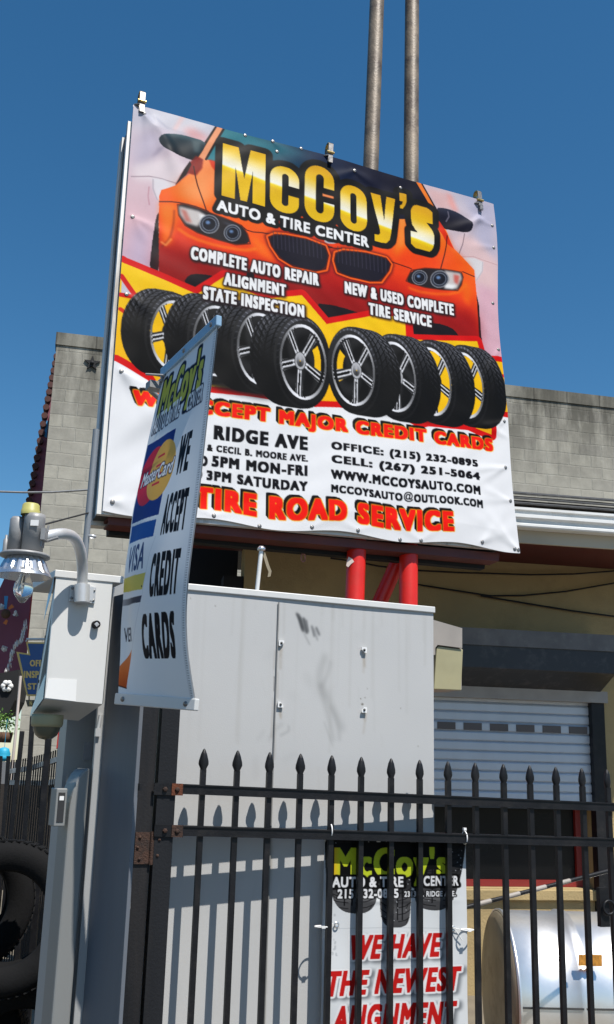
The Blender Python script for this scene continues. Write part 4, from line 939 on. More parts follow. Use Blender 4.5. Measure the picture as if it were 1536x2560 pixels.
bb_ = thing('billboard', at(780, 1395, 5.8), 'large square vinyl billboard with orange car and tyres, mounted high on two posts', 'billboard')
grid_surface('banner', bill_P, 620, 660, bcol, M_print, bb_, thick=-SN * .008, back=M_vback)
def squad(px, off): return [SIGN.hit(*q, off) for q in px]
fr_px = [(322, 300), (1219, 536), (1266, 1374), (243, 1283)]
fr2 = [(324, 300), (1214, 538), (1262, 1378), (249, 1280)]
def sgn_box(m_, q, off, th): return m_.prism([np.array(SIGN.hit(*p)) + SN * off for p in q], -SN * th)
sgn_box(MB(), fr_px, -.008, .03).build('front_frame', M_fr, bb_)
sgn_box(MB(), [(329, 306), (1212, 540), (1260, 1370), (250, 1279)], -.040, .115).build('sign_box', M_chan, bb_)
sgn_box(MB(), [(324, 303), (1214, 538), (1262, 1376), (246, 1290)], -.157, .06).build('rear_frame', M_fr, bb_)
m_ = MB(); q = [SIGN.hit(272, 1290, -.05), SIGN.hit(1250, 1383, -.05), SIGN.hit(1247, 1403, -.05), SIGN.hit(272, 1311, -.05)]
m_.prism(q, -SN * .012); q2 = [p - SN * .012 for p in q]; up = nrm(q[0] - q[3])
m_.prism([q2[0], q2[1], q2[1] - up * .012, q2[0] - up * .012], -SN * .09); m_.prism([q2[3] + up * .012, q2[2] + up * .012, q2[2], q2[3]], -SN * .09)
m_.build('support_beam', M_maroon, bb_)
m_ = MB(); m_.prism([SIGN.hit(272, 1308, -.16), SIGN.hit(1215, 1398, -.16), SIGN.hit(1212, 1422, -.16), SIGN.hit(272, 1336, -.16)], -SN * .05); m_.build('rear_beam', M_dark, bb_)
for p in SUV:
    c_ = bill_P(np.array(p[0]), np.array(p[1])); MB().lathe(c_ - SN * .004, SN, [(.013, .0), (.013, .005), (.009, .008), (.007, .0075), (0, .011)], 12).build('screw', M_screw, bb_)
for top, bot in ((A(302, 98), A(293, 216)), (A(1328, 380), A(1322, 492)), (B(1122, 446), B(1133, 572))):
    a_, b_ = SIGN.hit(*top, .022), SIGN.hit(*bot, .022); d_ = nrm(b_ - a_); sx = nrm(BU); Lc = np.linalg.norm(b_ - a_)
    m_ = MB(); hw = .017
    m_.box((a_ * .45 + b_ * .55) , [sx * hw, SN * .003, d_ * Lc * .44], 1)
    m_.box(b_ - d_ * .012 + SN * .006, [sx * hw * .8, SN * .006, d_ * .02], 1)
    arc = [a_ + d_ * .03 + SN * .0 - SN * (.028 - .028 * math.cos(t)) - d_ * .03 * math.sin(t) for t in np.linspace(0, math.pi, 9)]
    for p, q in zip(arc[:-1], arc[1:]): m_.box((p + q) / 2, [sx * hw, (q - p) / 2 * 1.02, nrm(np.cross(sx, q - p)) * .003], 0)
    m_.box(a_ - SN * .056 + d_ * .09, [sx * hw, SN * .003, d_ * .06], 1)
    m_.tube([a_ + d_ * Lc * .55 - sx * .03 + SN * .006, a_ + d_ * Lc * .55 + sx * .024 + SN * .006], .009, 10, 0)
    m_.tube([a_ + d_ * Lc * .72 - sx * .018 + SN * .008, a_ + d_ * Lc * .72 - sx * .045 - SN * .01], .006, 8, 1)
    m_.build('clamp', [M_brass, M_screw], bb_)
# chain under the billboard
m_ = MB(); cc = at(760, 1349, 5.86)
for k in range(3):
    c_ = cc - ZUP * (.018 + k * .046); a_ = hdir(25) if k % 2 == 0 else hdir(115)
    if k == 1: a_ = hdir(60)
    m_.tube([c_ + a_ * .013 * math.cos(t) + ZUP * (.026 * math.sin(t)) for t in np.linspace(0, 2 * math.pi, 18, endpoint=False)], .0045, 8, closed=True)
tag(m_.build('chain', mat('rusty_pink_steel', (.34, .16, .13), .6, metal=.3, var=.3, scale=40)), 'short rusty chain of three links dangling below the billboard beam', 'chain')
# posts
for (lo, hi, lab) in (((891, 1400), (927, 430), 'left steel sign post, red below and rusty bare above the billboard'), ((1022, 1400), (1028, 430), 'right steel sign post, red below and rusty bare above the billboard')):
    a_ = SIGN.hit(*lo, -.115); t_ = SIGN.hit(*hi, -.135); d_ = nrm(t_ - a_); g0 = a_ - d_ * (a_[2] / d_[2]); zc1 = 3.3
    mid = g0 + d_ * (zc1 / d_[2]); top = t_ + d_ * 2.6; pb = lo
    ps = thing('sign_post', g0, lab, 'post', 'two posts carrying the billboard')
    MB().tube([g0, mid], .0575, 32).build('painted_length', M_red, ps)
    MB().tube([mid + d_ * .002, top], .0555, 32).build('bare_length', M_steel, ps)
    MB().lathe(g0 + ZUP * .002, ZUP, [(.14, 0), (.14, .015), (.062, .018)], 24).build('base_plate', M_red, ps)
    if pb[0] < 900:
        m_ = MB()
        for q in ([(872, 1392), (880, 1396), (886, 1404), (878, 1410), (871, 1418), (866, 1414), (868, 1403)], [(874, 1476), (879, 1473), (878, 1482), (875, 1484)]):
            cpl = vplane(878, 1400, a_[1] - .060, 0); m_.prism([cpl.hit(*p) for p in q], (0, .004, 0))
        m_.build('paint_chip', M_chip, ps)
tag(MB().tube([at(925, 1560, 6.20), at(1004, 1385, 6.20)], .048, 24).build('brace', M_red), 'red diagonal pipe brace leaning against the right sign post', 'brace')
# vent pipe over the cabinet
vp = thing('vent_pipe', at(639, 1484, 5.3), 'thin white vent pipe with a cap standing behind the grey cabinet', 'pipe')
MB().tube([at(634, 1560, 5.3), at(654, 1372, 5.3)], .0115, 14).build('pipe', M_white, vp)
MB().lathe(at(654, 1372, 5.3), ZUP, [(.016, -.012), (.022, -.008), (.022, .004), (.012, .014), (0, .016)], 16).build('cap', M_alu, vp)
m_ = MB(); sp = [S5(462, 235), S5(474, 270), S5(486, 310), S5(500, 345), S5(494, 375)]
P_ = [at(*q, 5.31) for q in sp]
for a, b in zip(P_[:-1], P_[1:]): m_.box((a + b) / 2, [(b - a) / 2, (.008, 0, .002), (0, .001, 0)])
m_.build('strap', mat('frayed_strap', (.30, .25, .17), .8), vp)

# ------------------------------------------------------------------ grey cabinet
c1, c2 = CAB.hit(425, 1459), CAB.hit(1083, 1521)
g1, g2 = np.array([c1[0], c1[1], .03]), np.array([c2[0], c2[1], .03])
def cab_P(u, v):
    u = np.asarray(u, float)[..., None]; v = np.asarray(v, float)[..., None]
    return (c1 * (1 - u) + c2 * u) * (1 - v) + (g1 * (1 - u) + g2 * u) * v + CAB.n * .002 + CAB.n * (.0015 * np.sin(v * 4 + 1) * np.sin(u * 7))
K_ = Sheet(cab_P, 330, 640, (203, 203, 202), 2)
us_ = K_.uv((690, 1700))[0]
DK = (58, 60, 62)
for pts, w, al, sf in (([CB(838, 282), CB(852, 310), CB(862, 345)], 6, .8, 1), ([CB(850, 300), CB(866, 355)], 9, .75, 1), ([CB(868, 305), CB(882, 365)], 7, .8, 1), ([CB(880, 312), CB(888, 360)], 4, .7, 1), ([CB(905, 338), CB(916, 382)], 4, .7, 1), ([CB(925, 345), CB(938, 375)], 5, .65, 1), ([CB(870, 370), CB(895, 420)], 3, .3, 1), ([CB(915, 350), CB(930, 400)], 2.5, .5, 1), ([CB(842, 290), CB(848, 286)], 4, .7, 1)):
    K_.line(pts, w * .5, DK, al, soft=sf)
SM = (140, 140, 138)
for pts, w, al, sf in (([CB(965, 475), CB(940, 540), CB(938, 600), CB(990, 690), CB(1040, 800)], 14, .32, 3), ([CB(990, 500), CB(975, 560), CB(950, 610)], 8, .3, 2), ([CB(940, 600), CB(960, 680), CB(985, 760), CB(1000, 850)], 10, .26, 2), ([CB(990, 700), CB(1025, 780), CB(1030, 850)], 6, .34, 2), ([CB(900, 600), CB(880, 560)], 14, .16, 4), ([CB(940, 630), CB(980, 640)], 22, .2, 6), ([CB(715, 850), CB(740, 800), CB(770, 780)], 8, .22, 2), ([CB(765, 830), CB(805, 810), CB(800, 790)], 6, .26, 1), ([CB(660, 850), CB(690, 810)], 6, .16, 2), ([CB(780, 940), CB(830, 915)], 8, .14, 3), ([CB(650, 930), CB(650, 1020)], 8, .14, 3), ([CB(700, 480), CB(740, 440)], 10, .10, 4), ([CB(960, 770), CB(1000, 880)], 3, .3, 1)):
    K_.line(pts, w * .5, SM, al, soft=sf, smooth=2)
for q, r_ in ((CB(470, 246), 1.6), (CB(1125, 665), 1.6), (CB(1145, 660), 1.4), (CB(1155, 620), 1), (CB(1133, 690), 3), (CB(1306, 708), 1.3), (CB(1384, 880), 1.5), (CB(735, 570), 1.4), (CB(358, 212), 1.3), (CB(1385, 262), 1.3)):
    K_.ell(q, r_, r_, (110, 104, 92), .8)
K_.line([CB(735, 565), CB(733, 630)], 1.0, (120, 118, 114), .6)
for q in range(60):
    u_, v_ = rng.random(2); K_.line([(u_, v_), (u_ + rng.normal() * .01, v_ + .02 + rng.random() * .05)], .8 + rng.random(), (150, 150, 147), .05 + .06 * rng.random(), soft=1, uv=True)
cabt = thing('equipment_cabinet', (g1 + g2) / 2 * [1, 1, 0], 'tall pale grey steel cabinet with black scuff marks behind the black gate', 'cabinet')
for q in range(46):
    u_, L_ = rng.random(), .03 + rng.random() ** 2 * .25; K_.line([(u_, .004), (u_ + rng.normal() * .003, L_)], 1 + rng.random() * 2.2, (150, 146, 136), .04 + .07 * rng.random(), soft=1, uv=True)
for q in range(26):
    u_ = us_ + rng.normal() * .004; v_ = rng.random(); K_.line([(u_, v_), (u_ + rng.normal() * .002, v_ + .03 + rng.random() * .06)], 1.5, (132, 120, 104), .3, soft=1, uv=True)
for q in (CB(768, 412), CB(1143, 443), CB(764, 690), CB(1143, 714)):
    for k in range(3): K_.line([(q[0] + rng.normal() * 3, q[1] + 6), (q[0] + rng.normal() * 3, q[1] + 16 + rng.random() * 50)], 1.4, (150, 132, 108), .35, soft=1)
for q in range(30): K_.ell(project(cab_P(np.array(rng.random()), np.array(rng.random() * .6))), 2 + 14 * rng.random(), 2 + 9 * rng.random(), (184, 184, 181), .25, soft=4)
kc = K_.done(white=.655)
grid_surface('front_panel', cab_P, 330, 640, kc, M_printm, cabt)
MB().prism([g1, g2, c2, c1], -CAB.n * .48).build('carcass', M_cab, cabt)
cdir = nrm(c2 - c1)
m_ = MB(); m_.prism([c1 - cdir * .004 + CAB.n * .011 - ZUP * .020, c2 + cdir * .006 + CAB.n * .011 - ZUP * .020, c2 + cdir * .006 + CAB.n * .011 + ZUP * .006, c1 - cdir * .004 + CAB.n * .011 + ZUP * .006], -CAB.n * .5)
m_.build('top_cap', M_box, cabt, bevel=.003)
sa = c1 * (1 - us_) + c2 * us_; m_ = MB()
m_.box(np.array([sa[0], sa[1], (sa[2] - .02) / 2]) + CAB.n * .0075, [cdir * .0022, CAB.n * .0015, ZUP * (sa[2] - .05) / 2]); m_.build('panel_seam', mat('seam_shadow_gap', (.16, .16, .155), .6), cabt)
for (q, fx, fy) in ((CB(768, 412), 1, 1), (CB(1143, 443), -1, 1), (CB(764, 690), 1, -1), (CB(1143, 714), -1, -1)):
    c_ = CAB.hit(*q, .012); m_ = MB(); zc_ = ZUP * fy
    m_.prism([c_ + cdir * (-.011 * fx) + zc_ * .011, c_ + cdir * (.011 * fx) + zc_ * .011, c_ + cdir * (.011 * fx) + zc_ * .003, c_ + cdir * (-.001 * fx) - zc_ * .011, c_ + cdir * (-.011 * fx) - zc_ * .011], -CAB.n * .006)
    m_.lathe(c_, CAB.n, [(.0055, 0), (.0045, .003), (0, .004)], 10, 1); m_.build('mirror_clip', [M_label, M_chan], cabt)

# ------------------------------------------------------------------ black picket gate
GD = hdir(19.6); GO = GATE.hit(507, 1990)
def gpt(px, py, off=0): return GATE.hit(px, py, off)
ga = thing('picket_gate', gpt(420, 2000) * [1, 1, 0], 'black steel gate of spear topped pickets with two top rails', 'gate')
t0_, t14 = gpt(507, 1871)[2], gpt(1486, 1922)[2]
for n in range(-0, 17):
    zt = t0_ + (t14 - t0_) * n / 14; b_ = GO * [1, 1, 0] + GD * .125 * n + rng.normal() * .0015 * GD
    pk = MB(); hh = .0098
    pk.box(b_ + ZUP * (zt - .075 + .08) / 2, [GD * hh, GATE.n * hh, ZUP * (zt - .075 - .08) / 2]); pko = pk.build('picket', M_blk, ga)
    m_ = MB(); tw = rad(rng.normal() * 9); fx = GD * math.cos(tw) + GATE.n * math.sin(tw); fy = np.cross(ZUP, fx); prof = [(.0108, -.078), (.0116, -.072), (.0190, -.056), (.0182, -.044), (.0115, -.02), (.0045, -.004), (.0, .0)]
    vs = []; sg_ = 12
    for r_, h_ in prof:
        for k in range(sg_):
            w = 2 * math.pi * k / sg_; vs.append(b_ + ZUP * (zt + h_) + fx * r_ * math.cos(w) + fy * min(r_, .011) * math.sin(w))
    m_.add(vs, [(i * sg_ + k, i * sg_ + (k + 1) % sg_, (i + 1) * sg_ + (k + 1) % sg_, (i + 1) * sg_ + k) for i in range(len(prof) - 1) for k in range(sg_)], 0, True)
    m_.build('finial', M_blk, pko)
for (l, r_) in (((452, 1972), (1560, 2019)), ((452, 2076), (1560, 2107))):
    a_, b_ = gpt(*l), gpt(*r_); d_ = nrm(b_ - a_); u_ = nrm(np.cross(GATE.n, d_)); u_ = u_ if u_[2] > 0 else -u_
    m_ = MB(); m_.box((a_ + b_) / 2, [(b_ - a_) / 2, GATE.n * .016, u_ * .0125])
    for s_ in (-1, 1): m_.box((a_ + b_) / 2 + u_ * s_ * .0150 + GATE.n * .001, [(b_ - a_) / 2, GATE.n * .019, u_ * .0025])
    m_.build('rail', M_blk, ga)
a_, b_ = gpt(470, 2760) , gpt(1560, 2790)
zst = gpt(411, 1738)[2] - .06
MB().box((gpt(411, 2000) + gpt(411, 2000)) / 2 * [1, 1, 0] + ZUP * (.06 + zst / 2), [GD * .033, GATE.n * .03, ZUP * (zst / 2 - .0)]).build('stile', M_post, ga)
lr = MB(); q = GO * [1, 1, 0]; lr.box(q + GD * .95 + ZUP * .16, [GD * 1.1, GATE.n * .017, ZUP * .02]); lr.build('rail', M_blk, ga)
for (l, mm) in (((398, 1972), M_orust), ((398, 2076), M_rust)):
    e = gpt(386, l[1], .034); f = gpt(458, l[1] + 2, .034); d_ = nrm(f - e); m_ = MB()
    m_.box((e + f) / 2, [(f - e) / 2, GATE.n * .003, ZUP * .020]); br_ = m_.build('bracket', M_blk, ga)
    m_ = MB(); p = f - d_ * .022; m_.box(p + GATE.n * .0045, [d_ * .020, GATE.n * .0015, ZUP * .0205]); m_.build('rust_plate', mm, br_)
    for s_ in (.022, .066):
        m_ = MB(); m_.lathe(f - d_ * s_ + GATE.n * .005, GATE.n, [(.009, 0), (.009, .004), (.006, .007), (0, .008)], 6, smooth=False); m_.build('bolt', M_rust, br_)
hp = gpt(357, 2000); hp0 = np.array([hp[0], hp[1], 0]) - GATE.n * .02
zpt = at(380, 1728, 3.66)[2]
hpo = thing('gate_post', hp0, 'square black steel hinge post between grey pillar and picket gate', 'post')
MB().box(hp0 + ZUP * zpt / 2, [GD * .036, GATE.n * .036, ZUP * zpt / 2]).build('post_tube', M_post, hpo, bevel=.004)
MB().box(hp0 + ZUP * (zpt + .006), [GD * .041, GATE.n * .041, ZUP * .006]).build('post_cap', M_post, hpo)
m_ = MB(); hg = gpt(357, 2120, .02)
m_.box(hg, [GD * .028, GATE.n * .003, ZUP * .053]); m_.tube([hg + GD * .031 - ZUP * .055 + GATE.n * .004, hg + GD * .031 + ZUP * .055 + GATE.n * .004], .0075, 10)
m_.box(hg + GD * .055 + GATE.n * .006, [GD * .018, GATE.n * .003, ZUP * .045])
for dx, dz in ((-.012, .036), (-.018, .002), (-.01, -.036), (.056, .028), (.052, -.025)): m_.lathe(hg + GD * dx + ZUP * dz + GATE.n * (.003 if dx < 0 else .009), GATE.n, [(.006, 0), (.005, .004), (0, .005)], 8)
m_.build('hinge', M_rust, hpo)
lt = GATE.hit(1512, 2268, .02); m_ = MB()
m_.box(lt - GATE.n * .01, [GD * .022, GATE.n * .012, ZUP * .075])
m_.tube([lt + GD * .012 + GATE.n * .012 + GD * .026 * math.cos(t) + ZUP * (.026 * math.sin(t)) for t in np.linspace(0, 2 * math.pi, 24, endpoint=False)], .005, 8, closed=True)
m_.build('latch', M_blk, ga)

# ------------------------------------------------------------------ lower banner tied behind the pickets
LB = [GATE.hit(812, 2084, -.030), GATE.hit(1165, 2089, -.030)]
l1, l2 = LB[0], LB[1]; zl = .55; l3 = GATE.hit(803, 2560, -.030); dn = (l3 - l1); dn = dn / -dn[2]
ll, lr_ = l1 + dn * (l1[2] - zl), l2 - ZUP * (l2[2] - zl)
def low_P(u, v):
    u = np.asarray(u, float)[..., None]; v = np.asarray(v, float)[..., None]
    w = .004 * np.sin(u * 9 + 1) * np.sin(v * 11) + .006 * np.exp(-((v - .30) / .012) ** 2) * np.sin(u * math.pi) * .4
    return (l1 * (1 - u) + l2 * u) * (1 - v) + (ll * (1 - u) + lr_ * u) * v + GATE.n * w
X_ = Sheet(low_P, 250, 480, (236, 239, 241), 2)
def treadtyre(c_, w, ytop, ybot, pts, grooves):
    M0 = X_.poly(pts, vgrad(P3(c_, ytop), P3(c_, ybot), [(0, (24, 24, 26)), (.6, (52, 52, 54)), (.85, (92, 92, 94)), (1, (70, 70, 72))]), smooth=2)
    before = X_.img.copy(); M0 = X_.fillmask(X_.cs(pts))
    for k in range(15):
        y = ytop + (ybot - ytop) * k / 14; bow = 26 * math.sin(k / 14 * 2)
        for s_ in (-1, 1):
            X_.line([P3(c_ + s_ * w * .52, y - 34), P3(c_ + s_ * w * .3, y), P3(c_ + s_ * w * .08, y + bow * .4)], 1.7, (18, 18, 20), .85)
            if k % 2: X_.line([P3(c_ + s_ * w * .40, y - 10), P3(c_ + s_ * w * .34, y + 16)], 1.2, (18, 18, 20), .8)
    for g_ in grooves: X_.line([P3(c_ + g_ * w, ytop), P3(c_ + g_ * w * .96, ybot - 60)], 2.2, (16, 16, 18), .85)
    for k in range(34):
        x_, y_ = c_ + (rng.random() - .5) * w * .9, ytop + 60 + rng.random() * (ybot - ytop - 110); X_.ell(P3(x_, y_), 1.3, 1.3, (196, 200, 204), .8)
    X_.img = before * (1 - M0[..., None]) + X_.img * M0[..., None]
treadtyre(435, 380, 60, 690, [P3(225, 40), P3(228, 330), P3(250, 470), P3(300, 610), P3(360, 675), P3(440, 694), P3(540, 690), P3(600, 650), P3(628, 580), P3(640, 400), P3(640, 40)], (-.16, .16, .0))
treadtyre(1110, 380, 60, 668, [P3(915, 40), P3(912, 560), P3(935, 625), P3(990, 660), P3(1080, 672), P3(1150, 660), P3(1210, 600), P3(1255, 480), P3(1290, 330), P3(1312, 150), P3(1320, 40)], (-.16, .16))
treadtyre(775, 230, 40, 800, [P3(640, 40), P3(645, 560), P3(660, 740), P3(700, 790), P3(760, 804), P3(820, 800), P3(872, 770), P3(890, 640), P3(905, 40)], (-.2, .05, .22))
X_.poly([P3(275, 155), P3(700, 140), P3(1160, 145), P3(1180, 330), P3(1000, 360), P3(985, 490), P3(900, 490), P3(880, 385), P3(275, 392)], (14, 14, 15))
lowlogo = X_.textmask("McCoy's", P3(300, 172), P3(1172, 480), bx=.045, by=.03, space=1.12)
X_.paint(blur(dilate((lowlogo > .4).astype(np.float32), 9), 1), (13, 13, 14)); X_.paint(lowlogo, vgrad(P3(300, 300), P3(480, 300), [(0, (236, 196, 44)), (.25, (206, 212, 44)), (1, (202, 216, 52))]))
KG = dict(bx=.038, by=.032, space=1.10)
for s_, a, b in (("AUTO & TIRE", P3(285, 410), P3(832, 488)), ("CENTER", P3(988, 402), P3(1255, 478)), ("215 232-0895", P3(325, 505), P3(795, 572)), ("2313 N. RIDGE AVE.", P3(838, 520), P3(1235, 560))):
    X_.text(s_, a, b, (246, 246, 248), (14, 14, 15), 5 if 'AUTO' in s_ or 'CENT' in s_ else 2, **KG)
for s_, tl, tr, bl in (("WE HAVE", (432, 856), (1130, 838), (418, 1052)), ("THE NEWEST", (252, 1138), (1280, 1098), (240, 1336)), ("ALIGNMENT", (292, 1408), (1246, 1364), (278, 1620)), ("AND REPAIR", (268, 1690), (1246, 1650), (256, 1890))):
    if s_ == "AND REPAIR": continue
    M = X_.textmask(s_, P3(*tl), None, P3(*tr), P3(*bl), bx=.055, by=.035, space=1.18, italic=.20)
    H_ = (M > .4).astype(np.float32); H2 = dilate(H_, 8)
    X_.paint(blur(np.roll(H2, (9, 10), (0, 1)), 7), (96, 100, 106), .8); X_.paint(blur(H2, 1), (248, 248, 249)); X_.paint(M, (208, 34, 32))
X_.line([P3(220, 812), P3(700, 800), P3(1300, 812)], 1.2, (196, 200, 204), .8)
for k in range(16): X_.ell(P3(300 + rng.normal() * 18, 700 + rng.random() * 320), 1 + rng.random() * 2, 2 + rng.random() * 3, (190, 194, 198), .6)
lbo = thing('tyre_banner', (ll + lr_) / 2, 'white vinyl banner with three tyres and red lettering tied to the black gate', 'banner')
grid_surface('vinyl', low_P, 250, 480, X_.done(), M_print, lbo, thick=-GATE.n * .004, back=M_vback)
for q in ((826, 2092), (1158, 2098), (842, 2312), (1133, 2322)): MB().lathe(GATE.hit(*q, -.026), GATE.n, [(.005, 0), (.009, .002), (.011, 0)], 14).build('eyelet', M_alu, lbo)
for kind, q, lab in (('v', (826, 2076), 'white cable tie looped round the lower rail at the banner\'s upper left corner'), ('v', (1162, 2094), 'white cable tie looped round the lower rail at the banner\'s upper right corner'), ('h', (806, 2317), 'white cable tie round a picket at the banner\'s left edge'), ('h', (1170, 2325), 'white cable tie round a picket at the banner\'s right edge')):
    c_ = GATE.hit(*q); m_ = MB()
    if kind == 'v': m_.tube([c_ + GATE.n * .021 * math.cos(t) + ZUP * (.0235 * math.sin(t)) for t in np.linspace(0, 2 * math.pi, 20, endpoint=False)], .0028, 6, closed=True); m_.box(c_ + ZUP * .032, [GD * .006, GATE.n * .006, ZUP * .005])
    else:
        m_.tube([c_ + GATE.n * (.018 * math.cos(t) - .006) + GD * (.026 * math.sin(t)) for t in np.linspace(0, 2 * math.pi, 20, endpoint=False)], .0028, 6, closed=True); m_.box(c_ + GATE.n * .012, [GD * .007, GATE.n * .004, ZUP * .004])
        sg_ = 1 if q[0] < 900 else -1
        m_.tube([c_ + GD * .024 * sg_ - GATE.n * .02, c_ + GD * .050 * sg_ + ZUP * .006 - GATE.n * .022, c_ + GD * .036 * sg_ - ZUP * .012 - GATE.n * .018, c_ + GD * .014 * sg_ - ZUP * .04 - GATE.n * .02], .0018, 6)
    tag(m_.build('cable_tie', M_tie), lab, 'cable tie', 'cable ties holding the lower banner')

# ------------------------------------------------------------------ grey pillar, junction box, dome camera, enclosure
PD = hdir(29); PN = PIL.n; BO = .15
pl0, pr0 = PIL.hit(235, 1900), PIL.hit(341, 1900); pzt = PIL.hit(300, 1446)[2]
b0, b1 = pl0 * [1, 1, 0], pr0 * [1, 1, 0]
pi_ = thing('grey_pillar', (b0 + b1) / 2 - PN * .1, 'wide grey steel pillar at the left, carrying lamp, box and flag banner', 'pillar')
MB().prism([b0, b1, b1 + ZUP * pzt, b0 + ZUP * pzt], -PN * .016).build('front_panel', M_pil, pi_, bevel=.003)
k0, k1 = PIL.hit(160, 1900, -.17) * [1, 1, 0], b1 - PN * .17
MB().prism([k0, k1, k1 + ZUP * pzt, k0 + ZUP * pzt], -PN * .08).build('rear_panel', M_pil, pi_)
MB().prism([b1 - PN * .0165, b1 - PN * .0165 - PD * .012, b1 - PN * .0165 - PD * .012 + ZUP * pzt * .999, b1 - PN * .0165 + ZUP * pzt * .999], -PN * .15).build('web', M_pil, pi_)
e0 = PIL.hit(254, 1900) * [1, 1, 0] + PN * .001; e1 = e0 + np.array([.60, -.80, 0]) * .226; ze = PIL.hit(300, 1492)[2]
MB().prism([e0, e1, e1 + ZUP * ze, e0 + ZUP * ze], (.0096, .0072, 0)).build('side_plate', mat('shade_toned_plate_paint', (.125, .138, .16), .55, var=.08, scale=3, stain=(.085, .09, .10), stain_amt=.5, stain_scale=2.4, streak=True), pi_, bevel=.0015)  # darker bluish tone puts the plate's shade into its paint
bx1, bx2 = PIL.hit(138, 1432, BO + .004), PIL.hit(310, 1449, BO + .004)
m_ = MB(); m_.prism([p for p in (bx1 - ZUP * .012, bx2 - ZUP * .012, bx2 + ZUP * .010, bx1 + ZUP * .010)], -PN * .32); m_.build('top_cap', M_box, pi_, bevel=.002)
for z_, lab in ((at(330, 1966, 3.2)[2], 0),):
    c_ = e1 + ZUP * at(333, 1967, 2.99)[2] + np.array([.012, .008, 0]); MB().box(c_, [np.array([.60, -.80, 0]) * .010, np.array([.8, .6, 0]) * .004, ZUP * .010]).build('wall_tab', M_blk, pi_)
MB().box(PIL.hit(220, 1878, -.168), [PD * .013, PN * .0015, ZUP * .028]).build('notice_plate', mat('notice_plate', (.30, .31, .34), .25, var=.1, scale=60), pi_)
m_ = MB(); m_.tube([PIL.hit(*Q3(1440, 1640), .004), PIL.hit(*Q3(1395, 1890), .004)], .006, 8); m_.box(PIL.hit(*Q3(1395, 1890), .006), [PD * .008, PN * .005, ZUP * .012]); m_.build('door_latch', M_zinc, pi_)
# junction box
FP = [PIL.hit(*q, BO) for q in ((141, 1440), (283, 1454), (257, 1760), (112, 1747))]
bk = [PIL.hit(138, 1450, -.045), PIL.hit(276, 1462, -.001), PIL.hit(197, 1802, -.045), PIL.hit(82, 1791, -.045)]
jb = thing('junction_box', (FP[2] + FP[3]) / 2, 'pale grey junction box with sticker on the pillar, dome camera beneath', 'box')
V = FP + [np.array(q) for q in bk]
mj = MB(); mj.add(V, [(0, 3, 2, 1)], 0); mj.add(V, [(1, 2, 6, 5)], 0); mj.add(V, [(3, 7, 6, 2)], 0); mj.add(V, [(0, 1, 5, 4)], 0); mj.add(V, [(4, 5, 6, 7)], 0); mj.add(V, [(0, 4, 7, 3)], 0)
mj.build('box_shell', M_box, jb)
def jl(u, v, off=0.0):                            # left cheek of the box: u front->back, v top->bottom
    p = (V[0] * (1 - u) + V[4] * u) * (1 - v) + (V[3] * (1 - u) + V[7] * u) * v
    n = nrm(np.cross(V[4] - V[0] + V[7] - V[3], V[3] - V[0])); n = n if n @ (EYE - V[3]) > 0 else -n; return p + n * off
m_ = MB(); m_.add([jl(.1, .12, .002), jl(.98, .26, .002), jl(.98, .90, .002), jl(.1, .80, .002)], [(0, 1, 2, 3)]); m_.build('recess_shade_patch', M_chan, jb)  # flat dark patch stands in for the shade of a recess
m_ = MB(); m_.prism([jl(.02, .0, .006), jl(1.15, .10, .012), jl(1.12, .30, .012), jl(.05, .10, .006)], PN * -.003); m_.build('side_flap', M_flap, jb); m_ = MB(); m_.prism([jl(.0, .80, .004), jl(1.02, .95, .006), jl(1.02, 1.0, .006), jl(0, 1.0, .004)], PN * -.003)
m_.build('side_flap', M_flap, jb)
m_ = MB()
for v_ in (.45, .62, .78): m_.lathe(jl(.7, v_, .002), nrm(jl(0, 0, 1) - jl(0, 0)), [(.006, 0), (.005, .004), (0, .005)], 8)
m_.build('side_bolt', M_dark, jb)
lbq = [PIL.hit(*Q3(*q), BO + .0015) for q in ((690, 1118), (1100, 1138), (1082, 1446), (645, 1395))]
MB().prism(lbq, -PN * .001).build('label', M_label, jb)
m_ = MB(); cbn = PIL.hit(*Q3(1358, 355), BO); m_.lathe(cbn, PN, [(.0115, 0), (.0115, .018), (.009, .02), (.0085, .016), (0, .016)], 20); bt = m_.build('lock_barrel', M_dark, jb)
m_ = MB(); m_.lathe(cbn + PN * .016, PN, [(.008, .0005), (.0078, .0025), (0, .003)], 4, smooth=False); m_.build('key_face', M_zinc, bt)
m_ = MB(); m_.box(PIL.hit(270, 1607, BO + .0005), [PD * .0008, PN * .001, nrm(V[1] - V[2]) * np.linalg.norm(V[1] - V[2]) * .49]); m_.build('door_seam', M_chan, jb)
dc = PIL.hit(119, 1797, .05); dm = thing('dome_camera', dc, 'cream security dome camera hanging under the junction box', 'camera')
MB().lathe(dc, -ZUP, [(.0, -.012), (.046, -.012), (.047, -.003), (.0465, .015), (.044, .022), (.040, .024)], 36).build('housing', M_cream, dm)
MB().lathe(dc, -ZUP, [(.040, .022), (.038, .034), (.031, .048), (.019, .057), (0, .061)], 36).build('dome', mat('smoky_dome', (.10, .095, .06), .12, var=.1, spec=.6), dm)
